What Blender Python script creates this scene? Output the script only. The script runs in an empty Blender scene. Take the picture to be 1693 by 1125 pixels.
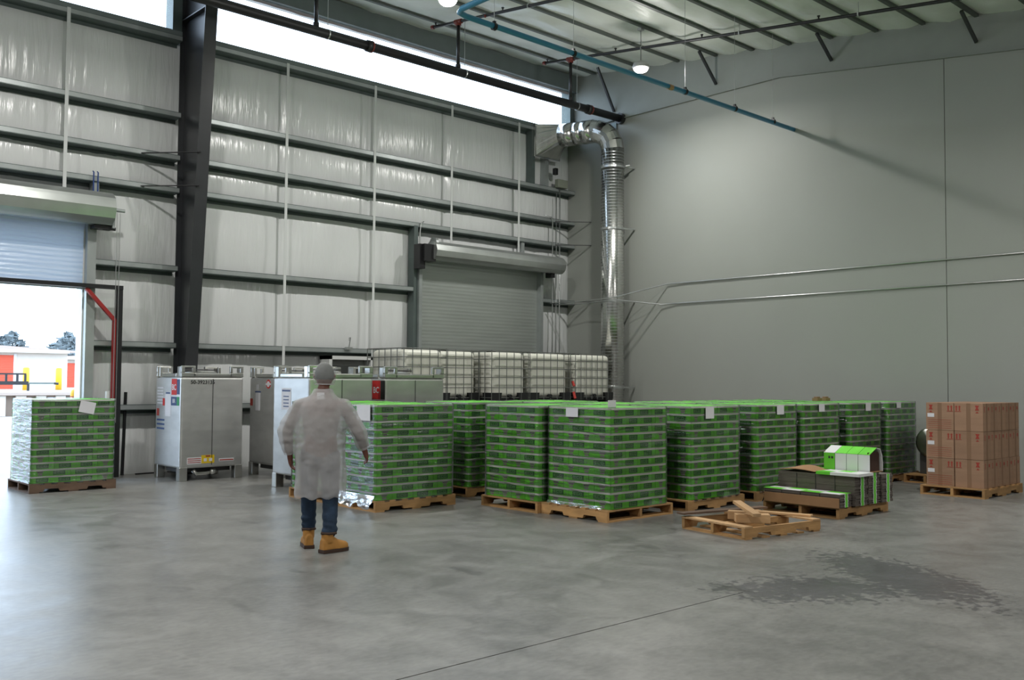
import bpy, bmesh, math, random
import numpy as np
from mathutils import Vector, Matrix, noise
random.seed(7)
SC = bpy.context.scene
COL = SC.collection
PI = math.pi

# ------------------------------------------------------------------ camera
W, H, F, EYE = 1693, 1125, 1580.0, 1.63
def _ray(p): return np.array([p[0]-W/2, -(p[1]-H/2), -F])
_a, _b = _ray((2568, 641.0)), _ray((-600, 621.0))     # vanishing points of the two walls
_n = np.cross(_a, _b); _n /= np.linalg.norm(_n)
if _n[1] < 0: _n = -_n
_xa = _a/np.linalg.norm(_a); _ya = np.cross(_n, _xa)
_R = np.array([_xa, _ya, _n])
cam_d = bpy.data.cameras.new('camera'); cam = bpy.data.objects.new('camera', cam_d); COL.objects.link(cam)
cam_d.sensor_width = 36.0; cam_d.lens = F/W*36.0; cam_d.clip_end = 400
cam.matrix_world = Matrix.Translation((0, 0, EYE)) @ Matrix([list(_R[i]) for i in range(3)]).to_4x4()
SC.camera = cam

# ------------------------------------------------------------------ sky and exposure
wd = bpy.data.worlds.new('overcast'); SC.world = wd; wd.use_nodes = True
bg = wd.node_tree.nodes['Background']; bg.inputs[0].default_value = (0.64, 0.80, 1.0, 1); bg.inputs[1].default_value = 5.0
SC.view_settings.view_transform = 'Standard'; SC.view_settings.look = 'None'
SC.view_settings.gamma = 1.0; SC.view_settings.use_curve_mapping = False
SC.view_settings.exposure = 0.0
LAMP_W = 150.0        # downward light of one lamp; a quarter as much again goes sideways and up
SC.cycles.max_bounces = 8; SC.cycles.transparent_max_bounces = 16
SC.cycles.sample_clamp_indirect = 6.0
SC.cycles.caustics_reflective = False; SC.cycles.caustics_refractive = False

# ------------------------------------------------------------------ helpers
class MB:
    """collects faces, then links them as one mesh object"""
    def __init__(s): s.v=[]; s.f=[]; s.m=[]
    def add(s, vs, fs, mi=0):
        o=len(s.v); s.v += [tuple(p) for p in vs]; s.f += [tuple(i+o for i in f) for f in fs]; s.m += [mi]*len(fs); return s
    def box(s, x0,x1,y0,y1,z0,z1, mi=0, M=None):
        vs=[Vector(p) for p in ((x0,y0,z0),(x1,y0,z0),(x1,y1,z0),(x0,y1,z0),(x0,y0,z1),(x1,y0,z1),(x1,y1,z1),(x0,y1,z1))]
        if M is not None: vs=[M@p for p in vs]
        return s.add(vs, [(3,2,1,0),(4,5,6,7),(0,1,5,4),(1,2,6,5),(2,3,7,6),(3,0,4,7)], mi)
    def prism(s, poly, a, b, axis='y', mi=0):
        """2-D outline swept along an axis from a to b"""
        n=len(poly)
        def P(u,w,t): return {'y':(u,t,w),'x':(t,u,w),'z':(u,w,t)}[axis]
        vs=[P(u,w,a) for u,w in poly]+[P(u,w,b) for u,w in poly]
        fs=[(i,(i+1)%n,n+(i+1)%n,n+i) for i in range(n)]
        return s.add(vs, fs+[tuple(range(n))[::-1], tuple(range(n,2*n))], mi)
    def tube(s, pts, r, n=10, mi=0, cap=True):
        pts=[Vector(p) for p in pts]; rs=r if isinstance(r,(list,tuple)) else [r]*len(pts)
        vs=[]; prev=None
        for i,p in enumerate(pts):
            t=(pts[min(i+1,len(pts)-1)]-pts[max(i-1,0)]).normalized()
            if prev is None:
                u=t.orthogonal().normalized()
            else:
                u=(prev-t*prev.dot(t)).normalized()
            prev=u; w=t.cross(u)
            for k in range(n):
                a=2*PI*k/n; vs.append(p+(u*math.cos(a)+w*math.sin(a))*rs[i])
        fs=[]
        for i in range(len(pts)-1):
            for k in range(n):
                fs.append((i*n+k, i*n+(k+1)%n, (i+1)*n+(k+1)%n, (i+1)*n+k))
        if cap: fs += [tuple(range(n))[::-1], tuple(range((len(pts)-1)*n, len(pts)*n))]
        return s.add(vs, fs, mi)
    def bar(s, p, q, w, h, mi=0):
        """rectangular bar between two points, w wide and h high"""
        p,q=Vector(p),Vector(q); t=(q-p).normalized()
        up=Vector((0,0,1)) if abs(t.z)<0.95 else Vector((0,1,0))
        u=t.cross(up).normalized(); v=u.cross(t)
        vs=[c+u*a*w/2+v*b*h/2 for c in (p,q) for a,b in ((-1,-1),(1,-1),(1,1),(-1,1))]
        return s.add(vs, [(0,1,2,3)[::-1],(4,5,6,7),(0,1,5,4),(1,2,6,5),(2,3,7,6),(3,0,4,7)], mi)
    def grid(s, nu, nv, fn, mi=0, closed_u=False):
        o=[fn(i/nu if not closed_u else i/nu, j/nv) for j in range(nv+1) for i in range(nu+(0 if closed_u else 1))]
        w=nu if closed_u else nu+1
        fs=[]
        for j in range(nv):
            for i in range(nu):
                a=j*w+i; b=j*w+(i+1)%w; fs.append((a,b,b+w,a+w))
        return s.add(o, fs, mi)
    def mesh(s, name, mats, smooth=False):
        me=bpy.data.meshes.new(name); me.from_pydata(s.v, [], s.f)
        for m in (mats if isinstance(mats,(list,tuple)) else [mats]): me.materials.append(m)
        me.polygons.foreach_set('material_index', s.m)
        if smooth: me.polygons.foreach_set('use_smooth', [True]*len(s.f))
        me.update(); return me
    def build(s, name, mats, parent=None, loc=None, smooth=False, bevel=0, segs=2, rz=0):
        return put(name, s.mesh(name, mats, smooth), parent, loc, bevel, segs, rz)
def put(name, me, parent=None, loc=None, bevel=0, segs=2, rz=0):
    o=bpy.data.objects.new(name, me); COL.objects.link(o)
    if parent is not None: o.parent=parent
    if loc is not None: o.location=loc
    if rz: o.rotation_euler=(0,0,rz)
    if bevel:
        b=o.modifiers.new('bevel','BEVEL'); b.width=bevel; b.segments=segs; b.limit_method='ANGLE'; b.angle_limit=math.radians(40)
    return o
def tag(o, label=None, cat=None, group=None, kind=None):
    if label: o['label']=label
    if cat: o['category']=cat
    if group: o['group']=group
    if kind: o['kind']=kind
    return o
def thing(name, label, cat, loc=(0,0,0), rz=0, group=None):
    o=bpy.data.objects.new(name, None); COL.objects.link(o); o.location=loc; o.rotation_euler=(0,0,rz); o.empty_display_size=.2
    return tag(o, label, cat, group)
def evaluated(o):
    dg=bpy.context.evaluated_depsgraph_get(); dg.update()
    me=bpy.data.meshes.new_from_object(o.evaluated_get(dg)); return me
def text_mesh(body, size, mat, bold=False):
    cu=bpy.data.curves.new('lettering','FONT'); cu.body=body; cu.size=size; cu.align_x='CENTER'; cu.align_y='CENTER'
    cu.offset = size*.02 if bold else 0
    o=bpy.data.objects.new('lettering',cu); COL.objects.link(o); me=evaluated(o); bpy.data.objects.remove(o); 
    me.materials.clear(); me.materials.append(mat); return me

# ------------------------------------------------------------------ materials
def nodes(name):
    m=bpy.data.materials.new(name); m.use_nodes=True; return m, m.node_tree.nodes, m.node_tree.links
def mat(name, col, rough=.6, metal=0.0, var=0.0, vscale=(3,3,3), bump=0.0, bscale=None, rnd=0.0, spec=None, detail=4, col2=None, emit=None, trans=0):
    m,n,l=nodes(name); b=n['Principled BSDF']
    b.inputs['Base Color'].default_value=(*col,1); b.inputs['Roughness'].default_value=rough; b.inputs['Metallic'].default_value=metal
    if spec is not None: b.inputs['Specular IOR Level'].default_value=spec
    if emit: b.inputs['Emission Color'].default_value=(*emit[0],1); b.inputs['Emission Strength'].default_value=emit[1]
    tc=n.new('ShaderNodeTexCoord'); src=None
    if var or col2:
        mp=n.new('ShaderNodeMapping'); mp.inputs['Scale'].default_value=vscale; l.new(tc.outputs['Object'],mp.inputs[0])
        nz=n.new('ShaderNodeTexNoise'); nz.inputs['Detail'].default_value=detail; nz.inputs['Scale'].default_value=1.0; l.new(mp.outputs[0],nz.inputs['Vector'])
        rp=n.new('ShaderNodeValToRGB'); c2=col2 or tuple(max(0,c*(1-var)) for c in col); c1=col if col2 else tuple(min(1,c*(1+var)) for c in col)
        rp.color_ramp.elements[0].position=.32; rp.color_ramp.elements[1].position=.68
        rp.color_ramp.elements[0].color=(*c2,1); rp.color_ramp.elements[1].color=(*c1,1)
        l.new(nz.outputs[0],rp.inputs[0]); src=rp.outputs[0]
    if rnd:
        oi=n.new('ShaderNodeObjectInfo'); hs=n.new('ShaderNodeHueSaturation')
        mr=n.new('ShaderNodeMapRange'); mr.inputs[3].default_value=1-rnd; mr.inputs[4].default_value=1+rnd; l.new(oi.outputs['Random'],mr.inputs[0]); l.new(mr.outputs[0],hs.inputs['Value'])
        if src: l.new(src,hs.inputs['Color'])
        else: hs.inputs['Color'].default_value=(*col,1)
        src=hs.outputs[0]
    if src: l.new(src,b.inputs['Base Color'])
    if bump:
        mp2=n.new('ShaderNodeMapping'); mp2.inputs['Scale'].default_value=bscale or vscale; l.new(tc.outputs['Object'],mp2.inputs[0])
        n2=n.new('ShaderNodeTexNoise'); n2.inputs['Scale'].default_value=1.0; n2.inputs['Detail'].default_value=3; l.new(mp2.outputs[0],n2.inputs['Vector'])
        bp=n.new('ShaderNodeBump'); bp.inputs['Strength'].default_value=1.0; bp.inputs['Distance'].default_value=bump; l.new(n2.outputs[0],bp.inputs['Height']); l.new(bp.outputs[0],b.inputs['Normal'])
    return m
M={}
M['insul']=mat('vinyl insulation facing',(.76,.775,.78),.23,var=.04,vscale=(1.2,1,.5),bump=.017,bscale=(11,2,1.3),spec=.6)
M['ceil_insul']=mat('roof insulation facing',(.76,.79,.74),.42,var=.05,vscale=(.8,1.5,1),bump=.02,bscale=(1.6,5,2),spec=.5)
M['girt']=mat('grey green girt steel',(.115,.145,.14),.45,metal=.35,var=.1)
M['girtlight']=mat('galvanised light steel',(.40,.43,.43),.4,metal=.5,var=.1)
M['column']=mat('dark column paint',(.030,.032,.036),.36,var=.1,spec=.5)
M['eave']=mat('eave beam paint',(.16,.19,.19),.5,var=.06)
M['strap']=mat('white strap',(.66,.68,.68),.5)
M['wallB']=mat('grey liner panel paint',(.335,.35,.325),.55,var=.025,vscale=(.6,.6,.6),spec=.35)
M['rafter']=mat('grey green rafter paint',(.27,.29,.27),.55,var=.03)
M['purlin']=mat('purlin paint',(.10,.115,.105),.5)
M['plainwall']=mat('plain grey wall',(.45,.46,.45),.7)
M['sheet']=mat('outer metal cladding',(.55,.56,.56),.5,metal=.2)
M['black']=mat('black painted steel',(.012,.012,.014),.42)
M['blackpipe']=mat('black sprinkler pipe',(.014,.014,.016),.38)
M['redpipe']=mat('red oxide fitting',(.20,.035,.025),.5)
M['red']=mat('red painted steel',(.33,.02,.02),.45)
M['blue']=mat('blue air pipe',(.05,.27,.46),.38)
M['galv']=mat('galvanised duct',(.66,.66,.64),.22,metal=1.0,var=.12,vscale=(6,6,2))
M['galv2']=mat('galvanised conduit',(.58,.60,.60),.32,metal=.9,var=.08)
M['doorsteel']=mat('galvanised door curtain',(.42,.45,.43),.42,metal=.55,var=.06,vscale=(1,1,6),bump=.004,bscale=(2,2,14))
M['hood']=mat('door coil steel',(.56,.585,.57),.3,metal=.75,var=.06)
M['film_door_base']=mat('door curtain with foil',(.62,.67,.74),.25,metal=.6,bump=.02,bscale=(2.5,2,22))
M['stainless']=mat('stainless tank sheet',(.66,.66,.65),.48,metal=1.0,var=.09,vscale=(2,2,5))
M['stainless2']=mat('brushed tank frame',(.66,.66,.63),.28,metal=1.0,var=.08)
M['tankdark']=mat('tank underside',(.10,.10,.10),.6,metal=.5)
M['plastic']=mat('white translucent tote plastic',(.74,.74,.66),.42,var=.05,vscale=(1,1,2))
M['cage']=mat('grey cage tube',(.20,.21,.20),.4,metal=.6)
M['blackplastic']=mat('black plastic',(.012,.013,.014),.5)
M['valve']=mat('red valve handle',(.45,.04,.03),.4)
M['wood']=mat('pallet wood',(.43,.245,.10),.75,var=.22,vscale=(3,3,9),rnd=.25,bump=.003,bscale=(20,20,60))
M['woodpale']=mat('fresh lumber',(.50,.31,.155),.7,var=.16,vscale=(3,18,18),rnd=.15)
M['wooddark']=mat('weathered pallet wood',(.12,.075,.05),.8,var=.25,vscale=(3,3,9),rnd=.25)
M['green']=mat('bright green carton print',(.15,.64,.045),.40,var=.10,vscale=(5,5,5),rnd=.16)
M['dgreen']=mat('dark green carton print',(.028,.165,.03),.42)
M['lgreen']=mat('pale green lettering',(.20,.46,.16),.45)
M['emblem']=mat('grey carton emblem',(.32,.28,.28),.5)
M['rim']=mat('pale carton rim',(.88,.89,.84),.5,rnd=.05)  # pale tray edge, whitened further to paint in light caught by the wrap
M['paper']=mat('white paper',(.74,.74,.78),.6,var=.04)
M['paperink']=mat('paper ink',(.16,.17,.22),.6)
M['kraft']=mat('kraft cardboard',(.34,.205,.13),.75,var=.08,vscale=(2,2,14),rnd=.08)
M['kraftdark']=mat('kraft cardboard seam',(.25,.145,.085),.75)
M['boxred']=mat('red carton ink',(.36,.045,.03),.6)
M['flatedge']=mat('stacked board edges',(.135,.115,.10),.8,var=.22,vscale=(2,2,90))
M['flatwhite']=mat('white board',(.72,.73,.74),.5)
M['tape']=mat('brown board',(.33,.18,.085),.7,var=.1)

M['skin']=mat('skin',(.15,.055,.035),.5)
M['shirt']=mat('brown shirt',(.16,.12,.105),.85)
M['denim']=mat('dark denim',(.012,.030,.062),.85,var=.25,vscale=(14,14,5),bump=.008,bscale=(10,10,22))
M['boot']=mat('tan nubuck',(.42,.20,.045),.75,var=.15,vscale=(12,12,12))
M['sole']=mat('brown rubber sole',(.045,.022,.013),.7)
M['hair']=mat('dark grey hair',(.035,.035,.035),.8,var=.3,vscale=(40,40,40))
M['orange']=mat('orange roller door',(.60,.085,.04),.55)
M['bwhite']=mat('white block paint',(.60,.56,.50),.8,var=.03)
M['broof']=mat('pale metal roof',(.42,.34,.29),.6)
M['yellow']=mat('yellow safety paint',(.78,.45,.02),.5)
M['ocon']=mat('outdoor concrete',(.38,.34,.30),.85,var=.08,vscale=(.6,.6,.6))
M['rwall']=mat('retaining wall concrete',(.22,.17,.135),.85,var=.15,vscale=(2,2,.5))
M['leaf']=mat('conifer foliage',(.15,.18,.19),.9,var=.3,vscale=(4,4,4))
M['lens']=mat('lamp lens',(1,1,1),.5,emit=((1,.97,.90),14.0))
M['lampbody']=mat('lamp housing',(.5,.5,.5),.4,metal=.5)
M['jbox']=mat('green grey junction box',(.26,.28,.23),.5)
M['whitepaint']=mat('white painted metal',(.70,.71,.70),.45)
M['doorleaf']=mat('grey door leaf',(.48,.49,.48),.5)
M['glassdark']=mat('door glass',(.22,.23,.23),.15)
M['stick_red']=mat('red sticker',(.62,.03,.03),.5)
M['stick_yel']=mat('yellow sticker',(.72,.50,.02),.5)
M['stick_grn']=mat('green sticker',(.03,.30,.12),.5)
M['stick_blu']=mat('blue sticker',(.05,.09,.22),.5)
M['ink']=mat('black stencil ink',(.02,.02,.02),.7)
M['bluestrap']=mat('blue strap',(.01,.05,.22),.5)

def film_material(name, gloss=.9, streak=.16, haze=.0):
    m,n,l=nodes(name); b=n['Principled BSDF']; out=n['Material Output']
    b.inputs['Base Color'].default_value=(.74,.78,.80,1); b.inputs['Roughness'].default_value=.22
    tr=n.new('ShaderNodeBsdfTransparent'); gl=n.new('ShaderNodeBsdfGlossy'); gl.inputs['Roughness'].default_value=.13; gl.inputs['Color'].default_value=(.95,.97,1,1)
    m1=n.new('ShaderNodeMixShader'); m2=n.new('ShaderNodeMixShader')
    tc=n.new('ShaderNodeTexCoord'); mp=n.new('ShaderNodeMapping'); mp.inputs['Scale'].default_value=(1.6,1.6,13); l.new(tc.outputs['Object'],mp.inputs[0])
    nz=n.new('ShaderNodeTexNoise'); nz.inputs['Scale'].default_value=1.3; nz.inputs['Detail'].default_value=5; nz.inputs['Distortion'].default_value=.8; l.new(mp.outputs[0],nz.inputs['Vector'])
    mr=n.new('ShaderNodeMapRange'); mr.inputs[1].default_value=.50; mr.inputs[2].default_value=.80; mr.inputs[3].default_value=haze; mr.inputs[4].default_value=streak+haze; l.new(nz.outputs[0],mr.inputs[0])
    bp=n.new('ShaderNodeBump'); bp.inputs['Strength'].default_value=1; bp.inputs['Distance'].default_value=.028; l.new(nz.outputs[0],bp.inputs['Height'])
    for q in (b,gl): l.new(bp.outputs[0],q.inputs['Normal'])
    fr=n.new('ShaderNodeFresnel'); fr.inputs[0].default_value=1.45; l.new(bp.outputs[0],fr.inputs['Normal'])
    mu=n.new('ShaderNodeMath'); mu.operation='MULTIPLY'; mu.use_clamp=True; mu.inputs[1].default_value=gloss; l.new(fr.outputs[0],mu.inputs[0])
    l.new(mu.outputs[0],m1.inputs[0]); l.new(tr.outputs[0],m1.inputs[1]); l.new(gl.outputs[0],m1.inputs[2])
    l.new(mr.outputs[0],m2.inputs[0]); l.new(m1.outputs[0],m2.inputs[1]); l.new(b.outputs[0],m2.inputs[2]); l.new(m2.outputs[0],out.inputs[0])
    return m
M['film']=film_material('stretch wrap film', 1.0, .16)
M['film2']=film_material('heavy stretch wrap film', 1.25, .17, .015)
def sheer(name,col,fac,rough=.8,scale=(30,30,30),bump=.003):
    m=mat(name,col,rough,var=.06,vscale=(4,4,4),bump=bump,bscale=scale); n=m.node_tree.nodes; l=m.node_tree.links
    tr=n.new('ShaderNodeBsdfTransparent'); mix=n.new('ShaderNodeMixShader'); mix.inputs[0].default_value=fac
    l.new(tr.outputs[0],mix.inputs[1]); l.new(n['Principled BSDF'].outputs[0],mix.inputs[2]); l.new(mix.outputs[0],n['Material Output'].inputs[0]); return m
M['coat']=sheer('sheer white coat fabric',(.58,.57,.58),.50,bump=.02,scale=(9,9,5))
M['net']=sheer('white hair net',(.66,.68,.68),.24,bump=.01,scale=(25,25,25))
M['pane']=sheer('clear window pane',(.9,.95,1),.05,rough=.1,bump=0)

def floor_material():
    m,n,l=nodes('sealed concrete slab'); b=n['Principled BSDF']
    tc=n.new('ShaderNodeTexCoord')
    def noise_(scale,detail,dist=0,sc=(1,1,1)):
        mp=n.new('ShaderNodeMapping'); mp.inputs['Scale'].default_value=sc; l.new(tc.outputs['Object'],mp.inputs[0])
        z=n.new('ShaderNodeTexNoise'); z.inputs['Scale'].default_value=scale; z.inputs['Detail'].default_value=detail; z.inputs['Distortion'].default_value=dist; l.new(mp.outputs[0],z.inputs['Vector']); return z
    def math_(op,a,bv=None,clamp=False):
        q=n.new('ShaderNodeMath'); q.operation=op; q.use_clamp=clamp
        for i,x in enumerate((a,bv)):
            if x is None: continue
            if isinstance(x,(int,float)): q.inputs[i].default_value=x
            else: l.new(x,q.inputs[i])
        return q.outputs[0]
    big=noise_(.55,6,.6); mid=noise_(2.6,8,.9); fine=noise_(15,8,.5,(1,1.6,1))
    s=math_('ADD',math_('MULTIPLY',big.outputs[0],.5),math_('MULTIPLY',mid.outputs[0],.5))
    s=math_('ADD',s,math_('MULTIPLY',math_('SUBTRACT',fine.outputs[0],.5),.42))
    rp=n.new('ShaderNodeValToRGB'); e=rp.color_ramp.elements
    e[0].position=.33; e[0].color=(.135,.135,.13,1); e[1].position=.66; e[1].color=(.245,.243,.232,1); l.new(s,rp.inputs[0])
    # damp patch: two long blotches whose edge breaks up into spots
    sep=n.new('ShaderNodeSeparateXYZ'); l.new(tc.outputs['Object'],sep.inputs[0])
    def blotch(cx,cy,ang,a,bb):
        c,si=math.cos(ang),math.sin(ang)
        dx=math_('SUBTRACT',sep.outputs[0],cx); dy=math_('SUBTRACT',sep.outputs[1],cy)
        u=math_('ADD',math_('MULTIPLY',dx,c/a),math_('MULTIPLY',dy,si/a)); v=math_('ADD',math_('MULTIPLY',dx,-si/bb),math_('MULTIPLY',dy,c/bb))
        return math_('SUBTRACT',1.0,math_('SQRT',math_('ADD',math_('MULTIPLY',u,u),math_('MULTIPLY',v,v))))
    d=math_('MAXIMUM',blotch(7.95,3.80,1.02,1.40,.55),math_('MULTIPLY',blotch(6.95,4.0,-.55,1.05,.62),.8))
    sp=noise_(13,4,.3); sp2=noise_(2.4,5)
    d=math_('ADD',d,math_('MULTIPLY',math_('SUBTRACT',sp.outputs[0],.5),1.7)); d=math_('ADD',d,math_('MULTIPLY',math_('SUBTRACT',sp2.outputs[0],.5),.6))
    wet=n.new('ShaderNodeMapRange'); wet.inputs[1].default_value=.16; wet.inputs[2].default_value=.36; l.new(d,wet.inputs[0])
    mx=n.new('ShaderNodeMixRGB'); mx.blend_type='MULTIPLY'; l.new(wet.outputs[0],mx.inputs[0]); l.new(rp.outputs[0],mx.inputs[1]); mx.inputs[2].default_value=(.42,.42,.46,1)
    # a few small dark scuffs
    sc=noise_(1.7,2,0,(1.3,.6,1)); scr=n.new('ShaderNodeMapRange'); scr.inputs[1].default_value=.70; scr.inputs[2].default_value=.74; l.new(sc.outputs[0],scr.inputs[0])
    mx2=n.new('ShaderNodeMixRGB'); mx2.blend_type='MULTIPLY'; l.new(scr.outputs[0],mx2.inputs[0]); l.new(mx.outputs[0],mx2.inputs[1]); mx2.inputs[2].default_value=(.72,.72,.72,1)
    l.new(mx2.outputs[0],b.inputs['Base Color'])
    rr=n.new('ShaderNodeMapRange'); rr.inputs[3].default_value=.24; rr.inputs[4].default_value=.42; l.new(mid.outputs[0],rr.inputs[0]); l.new(rr.outputs[0],b.inputs['Roughness'])
    b.inputs['Specular IOR Level'].default_value=.55
    bp=n.new('ShaderNodeBump'); bp.inputs['Distance'].default_value=.004; bp.inputs['Strength'].default_value=.6; l.new(mid.outputs[0],bp.inputs['Height']); l.new(bp.outputs[0],b.inputs['Normal'])
    return m
M['floor']=floor_material()

def translucent(m,fac,col):
    n=m.node_tree.nodes; l=m.node_tree.links; t=n.new('ShaderNodeBsdfTranslucent'); t.inputs[0].default_value=(*col,1); mx=n.new('ShaderNodeMixShader'); mx.inputs[0].default_value=fac
    l.new(n['Principled BSDF'].outputs[0],mx.inputs[1]); l.new(t.outputs[0],mx.inputs[2]); l.new(mx.outputs[0],n['Material Output'].inputs[0]); return m
M['film_door']=translucent(mat('pale door curtain',(.55,.60,.66),.28,metal=.3,bump=.02,bscale=(2.5,2,22)),.30,(.34,.40,.48))
M['frame_out']=mat('pale door frame',(.62,.62,.62),.6)
# ------------------------------------------------------------------ the setting
YA, XB, YG = 16.53, 17.04, 16.28           # insulation plane, end wall plane, inner girt face
XL, YF = -13.0, -12.0
def roofz(y): return 9.16-(15.71-y)*.121
def struct(o): return tag(o, kind='structure')

floor=struct(MB().box(XL,XB+.3,YF,YA+.12,-.20,-.012).build('floor', mat('joint filler',(.05,.05,.05),.8)))
MB().box(XL,XB+.3,YF,4.294,-.012,0).build('slab', M['floor'], floor)
MB().box(XL,XB+.3,4.306,YA+.12,-.012,0).build('slab', M['floor'], floor)
MB().box(6.4,XB+.3,4.294,4.306,-.012,0).build('slab', M['floor'], floor)

# back wall: outer cladding with the door and clerestory openings left free
b=MB()
for x0,x1,z0,z1 in ((XL,1.72,0,4.15),(5.45,XB+.3,0,4.15),(XL,XB+.3,4.15,7.70),(XL,XB+.3,8.84,9.5)):
    b.box(x0,x1,YA+.02,YA+.12,z0,z1)
wall_back=struct(b.build('wall_back', M['sheet']))
def sheet(x0,x1,z0,z1):
    nx=max(3,int((x1-x0)/.07)); nz=max(3,int((z1-z0)/.08))
    sd=random.uniform(0,50)
    def fn(u,v):
        x=x0+(x1-x0)*u; z=z0+(z1-z0)*v
        puff=.055*(max(0,math.sin(PI*v))**.5)*(max(0,math.sin(PI*u))**.35)
        wr=.010*noise.noise(Vector((x*5.5,sd,z*.8)))+.006*noise.noise(Vector((x*13,sd,z*1.1)))
        return (x, YA-.004-puff-(wr+.004)*min(1,6*min(u,1-u,v,1-v)), z)
    MB().grid(nx,nz,fn).build('insulation_sheet', M['insul'], wall_back, smooth=True)
GZ=[1.10,2.17,3.52,4.90,5.48,6.24,7.61]     # girt web heights
cols_hi=[1.0,3.03,5.05,7.05,9.06,11.08,13.11,15.13,17.04]
for z0,z1 in zip(GZ[3:-1],GZ[4:]):
    for x0,x1 in zip(cols_hi[:-1],cols_hi[1:]): sheet(x0,x1,z0,z1)
cols_lo=[(1.0,1.70),(5.50,7.05),(7.05,9.06),(9.06,11.08),(11.08,12.15),(15.88,17.04)]
for z0,z1 in zip([0]+GZ[:3],GZ[:4]):
    for x0,x1 in cols_lo: sheet(x0,x1,z0,z1)
sheet(1.70,5.50,4.18,4.90); sheet(12.15,15.88,4.18,4.90)
def girt(x0,x1,z,light=False):
    # Z section: inner lip up, web, outer lip down
    t=.006
    poly=[(YG,z+.085),(YG,z),(YA-.02,z),(YA-.02,z-.07),(YA-.03,z-.07),(YA-.03,z-t*2),(YG+t,z-t*2+.006),(YG-.0,z-.004),(YG-.008,z-.004),(YG-.008,z+.085)]
    b=MB().prism(poly,x0,x1,'x',0); b.box(x0,x1,YG-.010,YG-.0085,z+.008,z+.078,1)  # lighter strip puts the lit look of the inner lip into colour
    b.box(x0,x1,YG-.004,YG+.014,z+.083,z+.090,0)
    b.build('girt',[M['girt'],M['girtlight']],wall_back)
for i,z in enumerate(GZ):
    if z<4: segs=[(XL,1.66),(5.56,6.97),(7.17,12.12),(15.9,17.03)]
    else: segs=[(XL,6.97),(7.17,17.03)]
    for x0,x1 in segs: girt(x0,x1,z)
for x,zl in ((3.03,4.62),(5.05,4.60),(9.06,1.9),(11.08,1.95),(13.11,4.56),(15.13,4.56)):
    MB().box(x-.028,x+.028,YG-.018,YG-.012,zl,7.70).build('strap',M['strap'],wall_back)
# framing channels beside the closed door and the sill box of the clerestory
MB().box(12.10,12.20,YG-.02,YA-.06,0,4.92).build('door_jamb_channel',M['girt'],wall_back)
MB().box(15.55,15.66,YG+.0,YA-.06,6.33,7.60).build('framing_channel',M['girt'],wall_back)
MB().box(16.02,16.14,YG+.02,YA-.06,6.33,7.00).build('framing_channel',M['girtlight'],wall_back)
for x in (5.56,15.3): MB().box(x-.05,x+.05,YG+.02,YA-.06,4.55,4.92).build('framing_channel',M['girtlight'],wall_back)
MB().box(XL,6.97,YG,YA+.1,7.70,7.78).build('clerestory_sill',M['eave'],wall_back)
MB().box(7.17,17.03,YG,YA+.1,7.70,7.78).build('clerestory_sill',M['eave'],wall_back)
MB().box(XL,17.03,16.20,16.28,8.78,9.19).box(XL,17.03,16.28,16.52,9.13,9.19).box(XL,17.03,16.17,16.20,8.78,8.80).build('eave_strut',M['eave'],wall_back)
def fringe(u,v):
    x=XL+(17.03-XL)*u; return (x,16.30+.01*v,8.78-.05*(1-v)*(1+.4*noise.noise(Vector((x*2.3,0,0)))))
MB().grid(240,1,fringe).build('insulation_edge',mat('pinkish insulation edge',(.50,.44,.44),.8),wall_back)
for x0,x1 in ((6.80,6.97),(16.88,17.03)):
    MB().box(x0,x1,16.30,16.60,7.78,9.13).build('clerestory_jamb',M['girt'],wall_back)
# diagonal girt braces to the column and to the end wall
for z in (5.50,4.93):
    for p,q in (((6.30,YG,z),(7.0,15.50+.085*(5.5-z),z)),((16.35,YG-.01,z),(17.03,15.72,z))):
        MB().bar(p,q,.045,.012).build('girt_brace',M['black'],wall_back)
MB().bar((16.5,YG-.01,3.55),(17.03,15.7,3.55),.045,.012).build('girt_brace',M['black'],wall_back)
for n_,x0,x1 in ((1,XL,6.80),(2,7.17,16.88)):
    w=struct(MB().box(x0,x1,16.40,16.42,7.78,7.83).box(x0,x1,16.40,16.42,8.80,8.86).build('window_%d'%n_,M['whitepaint']))
    xs=[x for x in np.arange(x0,x1,3.2)]+[x1]
    for a,c in zip(xs[:-1],xs[1:]): MB().box(a,c,16.407,16.413,7.83,8.80).build('pane',M['pane'],w)

# end wall with its liner panels, rafter and flange braces
wall_right=struct(MB().box(XB+.05,XB+.2,YF,YA+.12,0,9.4).build('wall_right',M['plainwall']))
def wtop(y): return 7.845 if y>10.5 else 7.845-(10.5-y)*.127
ys=[YF,-5.5,.85,7.205,YA]
for y0,y1 in zip(ys[:-1],ys[1:]):
    pts=[(y0+.006,0),(y1-.006,0),(y1-.006,wtop(y1))]
    if y0<10.5<y1: pts.append((10.5,7.845))
    pts.append((y0+.006,wtop(y0))); MB().prism(pts,XB,XB+.05,'x').build('wall_panel',M['wallB'],wall_right)
pts=[(YF,wtop(YF)+.02),(10.5,7.865),(YA-.02,7.865),(YA-.02,roofz(YA)),(YF,roofz(YF))]
b=MB().prism(pts,XB-.01,XB+.04,'x')
b.build('rafter_web',M['rafter'],wall_right)
b=MB()
for (y0,z0),(y1,z1) in (((YF,wtop(YF)),(10.5,7.845)),((10.5,7.845),(YA-.02,7.845))):
    b.prism([(y0,z0),(y1,z1),(y1,z1+.018),(y0,z0+.018)],XB-.06,XB+.04,'x')
b.build('rafter_flange',M['rafter'],wall_right)
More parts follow.
